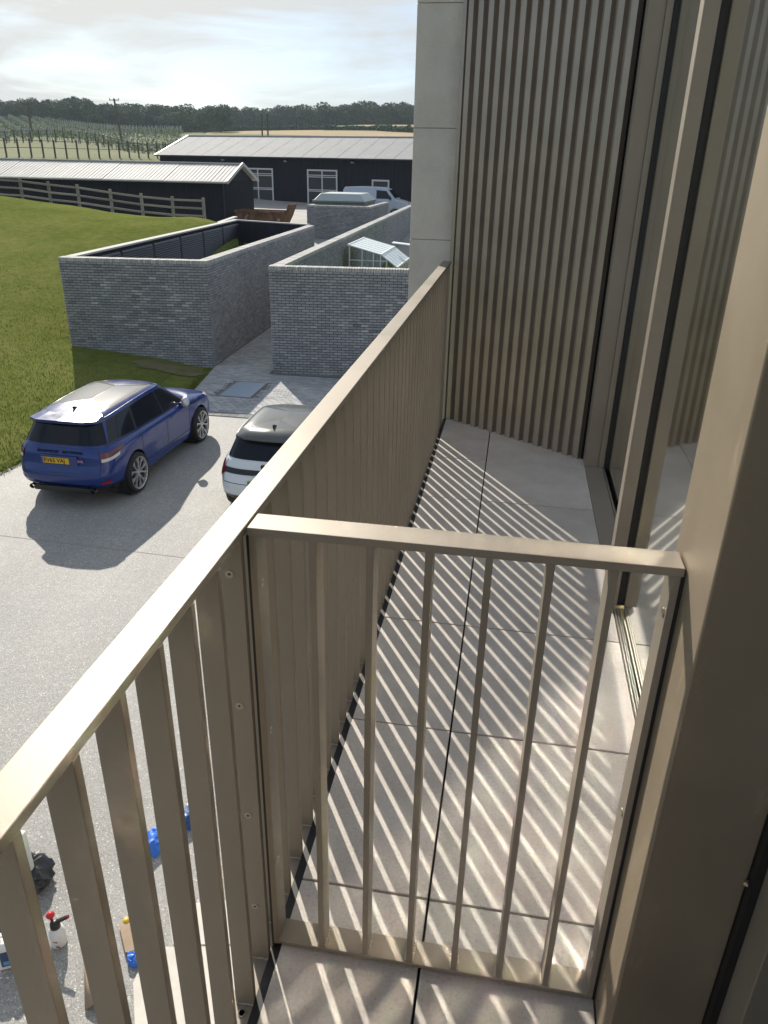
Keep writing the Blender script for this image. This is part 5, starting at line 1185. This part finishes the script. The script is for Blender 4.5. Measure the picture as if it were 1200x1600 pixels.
# ------------------------------------------------------------------ things on the drive below
def crumple(name, c, rad, m, squash=(1, 1, .6), seed=0, npt=46, label=None, cat=None, group=None):
    """a limp plastic thing: faceted hull of scattered points, folds pulled in and softened"""
    rr = random.Random(seed); bm = bmesh.new()
    for i in range(npt):
        v = Vector((rr.gauss(0, 1), rr.gauss(0, 1), rr.gauss(0, 1))).normalized()*rr.uniform(.72, 1.12)
        if i % 11 == 0: v *= 1.25
        bm.verts.new((v.x*squash[0]*rad, v.y*squash[1]*rad, max(v.z, -.35)*squash[2]*rad))
    r_ = bmesh.ops.convex_hull(bm, input=bm.verts); bmesh.ops.delete(bm, geom=[e_ for e_ in r_['geom_interior'] if isinstance(e_, bmesh.types.BMVert)], context='VERTS')
    bmesh.ops.subdivide_edges(bm, edges=bm.edges[:], cuts=3, use_grid_fill=True)
    for v in bm.verts:
        p = v.co/rad; f = 1 - .30*abs(noise.noise(p*3.1 + Vector((seed, 0, 0)))) - .16*abs(noise.noise(p*7 + Vector((0, seed, 0)))); v.co *= f
    zmin = min(v.co.z for v in bm.verts)
    for v in bm.verts: v.co.z -= zmin
    me = bpy.data.meshes.new(name); bm.to_mesh(me); bm.free(); me.materials.append(m)
    o = obj(name, me, None, (c[0], c[1], c[2])); tag(o, label, cat, group); return o
bagm = mat('black_bin_bag', (.008, .008, .010), .28, 0, .6); bluem = mat('blue_plastic', (.03, .16, .62), .35)
c = at_z((66, 1362), .15)
crumple('bin_bag', (c.x-.14, c.y-.02, .008), .25, bagm, (1.0, 1.0, .7), 3, label='crumpled black plastic bag lying on the gravel drive', cat='bag')
c = at_z((40, 1330), .4); mb = MB(); mb.box(c.x-.03, c.x+.03, c.y-.02, c.y+.02, .2, .62); 
bx = empty('offcut_strip', (c.x, c.y, .008), 'pale offcut strip sticking out of the black bag', 'offcut'); wpart('strip', mb, mat('pale_offcut', (.6, .6, .6), .5), bx)
c = at_z((244, 1308), .08)
crumple('plastic_bag', (c.x, c.y, .008), .145, bluem, (.75, 1.2, .8), 8, label='blue plastic bag on the drive, larger of the two behind the railing', cat='bag')
c = at_z((296, 1272), .06); crumple('plastic_bag', (c.x, c.y, .008), .13, mat('dark_blue_plastic', (.015, .07, .22), .3), (.8, 1.3, .8), 12, label='darker blue plastic bag farthest along the drive', cat='bag')
c = at_z((209, 1495), .07); crumple('plastic_glove', (c.x, c.y, .012), .075, bluem, (1, .9, .8), 20, label='crumpled blue rubber glove beside the brown cardboard', cat='glove')
def ground_quad(pxs, z): return [(at_z(q, z).x, at_z(q, z).y) for q in pxs]
cards = mat('brown_cardboard', rough=.9, builder=lambda t, b: (lambda n, r: (t.links.new(n.outputs['Fac'], r.inputs[0]), t.links.new(r.outputs[0], b.inputs['Base Color'])))(geo_noise(t, 6, 5, .6), ramp(t, [(.3, (.30, .22, .15)), (.7, (.40, .30, .21))])))
pale = mat('pale_board', rough=.85, builder=lambda t, b: (lambda n, r: (t.links.new(n.outputs['Fac'], r.inputs[0]), t.links.new(r.outputs[0], b.inputs['Base Color'])))(geo_noise(t, 8, 5, .6), ramp(t, [(.3, (.56, .52, .46)), (.7, (.66, .62, .56))])))
def ccw(p):
    a = sum(p[i][0]*p[(i+1) % len(p)][1]-p[(i+1) % len(p)][0]*p[i][1] for i in range(len(p))); return p if a > 0 else p[::-1]
mb = MB(); mb.prism(ccw(ground_quad([(262, 1415), (420, 1400), (440, 1474), (270, 1476)], .02)), .008, .022); o = obj('board', mb.mesh('board', pale)); tag(o, 'pale protective board on the drive, farther of the two', 'board')
mb = MB(); mb.prism(ccw(ground_quad([(208, 1536), (232, 1480), (440, 1478), (470, 1700), (215, 1700)], .02)), .008, .024); o = obj('board', mb.mesh('board', pale)); tag(o, 'large pale protective board on the drive directly under the railing', 'board')
mb = MB(); mb.prism(ccw(ground_quad([(186, 1445), (212, 1443), (222, 1484), (196, 1490)], .03)), .026, .045); cbx = obj('cardboard_sheet', mb.mesh('cardboard_sheet', cards)); tag(cbx, 'small brown cardboard sheet beside the blue glove', 'cardboard')
# curled cardboard sheet
q = ground_quad([(131, 1474), (162, 1474), (178, 1568), (133, 1578)], .03); mb = MB(); nq = 10; vs = []
for i in range(nq+1):
    t = i/nq
    for s_ in (0, 1):
        A0 = Vector((*q[0], 0)).lerp(Vector((*q[3], 0)), s_); A1 = Vector((*q[1], 0)).lerp(Vector((*q[2], 0)), s_); p = A0.lerp(A1, t); p.z = .015+.05*math.sin(t*math.pi)*s_ + .01; vs.append(p)
mb.add(vs, [(2*i, 2*i+2, 2*i+3, 2*i+1) for i in range(nq)]); o = obj('cardboard_sheet', mb.mesh('cardboard_sheet', cards, smooth=True)); s_ = o.modifiers.new('t', 'SOLIDIFY'); s_.thickness = .006
tag(o, 'long buff cardboard sheet with a curled end near the spray bottle', 'cardboard')
# sprayer bottle
c = at_z((93, 1474), 0); sb = empty('spray_bottle', (c.x, c.y, .008), 'white pressure spray bottle with black neck and red knob', 'bottle')
def lp_(name, prof, m, root, seg=24, loc=(0, 0, 0)): mb = MB(); mb.lathe(prof, loc, 'Z', seg); return sm_obj(name, mb, m, root)
lp_('bottle_body', [(0, 0), (.055, 0), (.062, .01), (.062, .13), (.055, .16), (.035, .185), (.032, .195)], mat('white_plastic', (.68, .68, .66), .4), sb)
lp_('neck', [(.036, .185), (.04, .19), (.036, .235), (.02, .25), (0, .25)], black_tr, sb)
mb = MB(); mb.bar((0, 0, .235), (.09, .035, .275), .022, .022); nz_ = obj('nozzle', mb.mesh('nozzle', black_tr), sb); mb = MB(); mb.bar((.088, .034, .274), (.105, .041, .282), .018, .018); obj('nozzle_tip', mb.mesh('nozzle_tip', red_lens), nz_)
lp_('pump_knob', [(0, .24), (.012, .25), (.012, .285), (.03, .29), (.034, .305), (.02, .325), (0, .328)], mat('red_plastic', (.50, .02, .03), .35), sb, loc=(-.03, .01, 0))
mb = MB(); mb.box(.018, .05, -.0635, -.060, .03, .045); mb.box(.0, .035, -.0640, -.0605, .085, .093); obj('label_marks', mb.mesh('label_marks', mat('label_red', (.4, .1, .1), .5)), sb)
# jerrycan
c = at_z((24, 1500), 0); jc = empty('jerry_can', (c.x, c.y, .008), 'white plastic can with yellow cap and blue picture label', 'canister', rotz=R(28))
mb = MB(); mb.box(-.10, .10, -.075, .075, 0, .25); o = obj('can_body', mb.mesh('can_body', mat('white_plastic')), jc); bev(o, .02, 3)
lp_('cap', [(0, .305), (.03, .302), (.034, .295), (.034, .25)], mat('yellow_plastic', (.75, .45, .02), .4), jc, loc=(.045, .02, 0))
mb = MB(); mb.box(-.075, .075, -.078, -.0755, .045, .20); lb = obj('label_panel', mb.mesh('label_panel', mat('label_navy', (.03, .06, .13), .4)), jc)
mb = MB(); mb.prism([(-.06, -.0795), (.05, -.0795), (.05, -.0785), (-.06, -.0785)], .06, .10); obj('label_image', mb.mesh('label_image', mat('label_blue', (.12, .28, .5), .4)), lb)
mb = MB(); mb.tube([(-.07, 0, .24), (-.065, 0, .285), (-.01, 0, .287), (-.0, 0, .25)], .011, 8); obj('handle', mb.mesh('handle', mat('white_plastic')), jc)
c = at_z((2, 1445), .1); crumple('tool_bag', (c.x-.12, c.y+.05, .008), .17, bagm, (1, 1, .8), 31, label='black fabric bag at the left edge behind the white can', cat='bag')
c = at_z((197, 1437), .05); yt = empty('hose_fitting', (c.x, c.y, .008), 'small yellow hose fitting lying beside the brown cardboard', 'fitting')
lp_('yellow_collar', [(0, .05), (.018, .05), (.026, .04), (.026, .012), (.02, 0), (0, 0)], mat('yellow_plastic'), yt); mb = MB(); mb.tube([(.02, -.01, .02), (.05, -.03, .018), (.06, -.06, .014)], .011, 8); obj('brass_tail', mb.mesh('brass_tail', mat('brass', (.35, .2, .08), .35, .8)), yt)

# ------------------------------------------------------------------ grass blades at the near lawn
mb = MB(); gx, gy = [], []
while len(gx) < 60000:
    y = 10 + (rnd.random()**1.1)*20; x = -9.4 - rnd.random()**1.4*16
    if rnd.random() < max(0, (y-15)/16): continue
    if y > 20.7 and x > -13.1: continue
    gx.append(x); gy.append(y)
for _ in range(9000):
    t = rnd.random(); y = lerp(11.0, 21.2, t); x = (lerp(-9.72, -9.55, (y-11)/2.1) if y < 13.1 else lerp(-9.55, -8.42, (y-13.1)/5.7) if y < 18.8 else lerp(-8.42, -8.8, (y-18.8)/2.4)) - abs(rnd.gauss(0, .10)) + .03
    gx.append(x); gy.append(y)
gd = flat_dist(np.array(gx), np.array(gy)); gzv = hz(gx, gy)
for x, y, z, dd in zip(gx, gy, gzv, gd):
    if x > (-9.72 if y < 12 else -9.5 if y < 13.1 else lerp(-9.5, -8.30, min(1, (y-13.1)/5.7)) if y < 18.8 else -8.3): continue
    h = rnd.uniform(.015, .045); a = rnd.uniform(0, 6.28); w_ = .008; lx, ly = rnd.uniform(-.03, .03), rnd.uniform(-.03, .03)
    mb.add([(x-math.cos(a)*w_, y-math.sin(a)*w_, z-.02), (x+math.cos(a)*w_, y+math.sin(a)*w_, z-.02), (x+lx, y+ly, z+h)], [(0, 1, 2)])
o = obj('grass_blades', mb.mesh('grass_blades', bladem), kind='stuff')
o['label'] = 'short grass of the lawn by the drive'; o['category'] = 'grass'

# ------------------------------------------------------------------ air
HD = 0.0002
if HD:
    mb = MB(); mb.box(-900, 900, -60, 720, -14, 66)
    hm = bpy.data.materials.new('air'); hm.use_nodes = True; t = hm.node_tree; t.nodes.clear(); o_ = N(t, 'ShaderNodeOutputMaterial'); pv = N(t, 'ShaderNodeVolumePrincipled')
    pv.inputs['Density'].default_value = HD; pv.inputs['Color'].default_value = (.78, .90, 1, 1); pv.inputs['Anisotropy'].default_value = .1
    t.links.new(pv.outputs[0], o_.inputs['Volume'])
    hz_o = obj('haze', mb.mesh('haze', hm), kind='stuff')
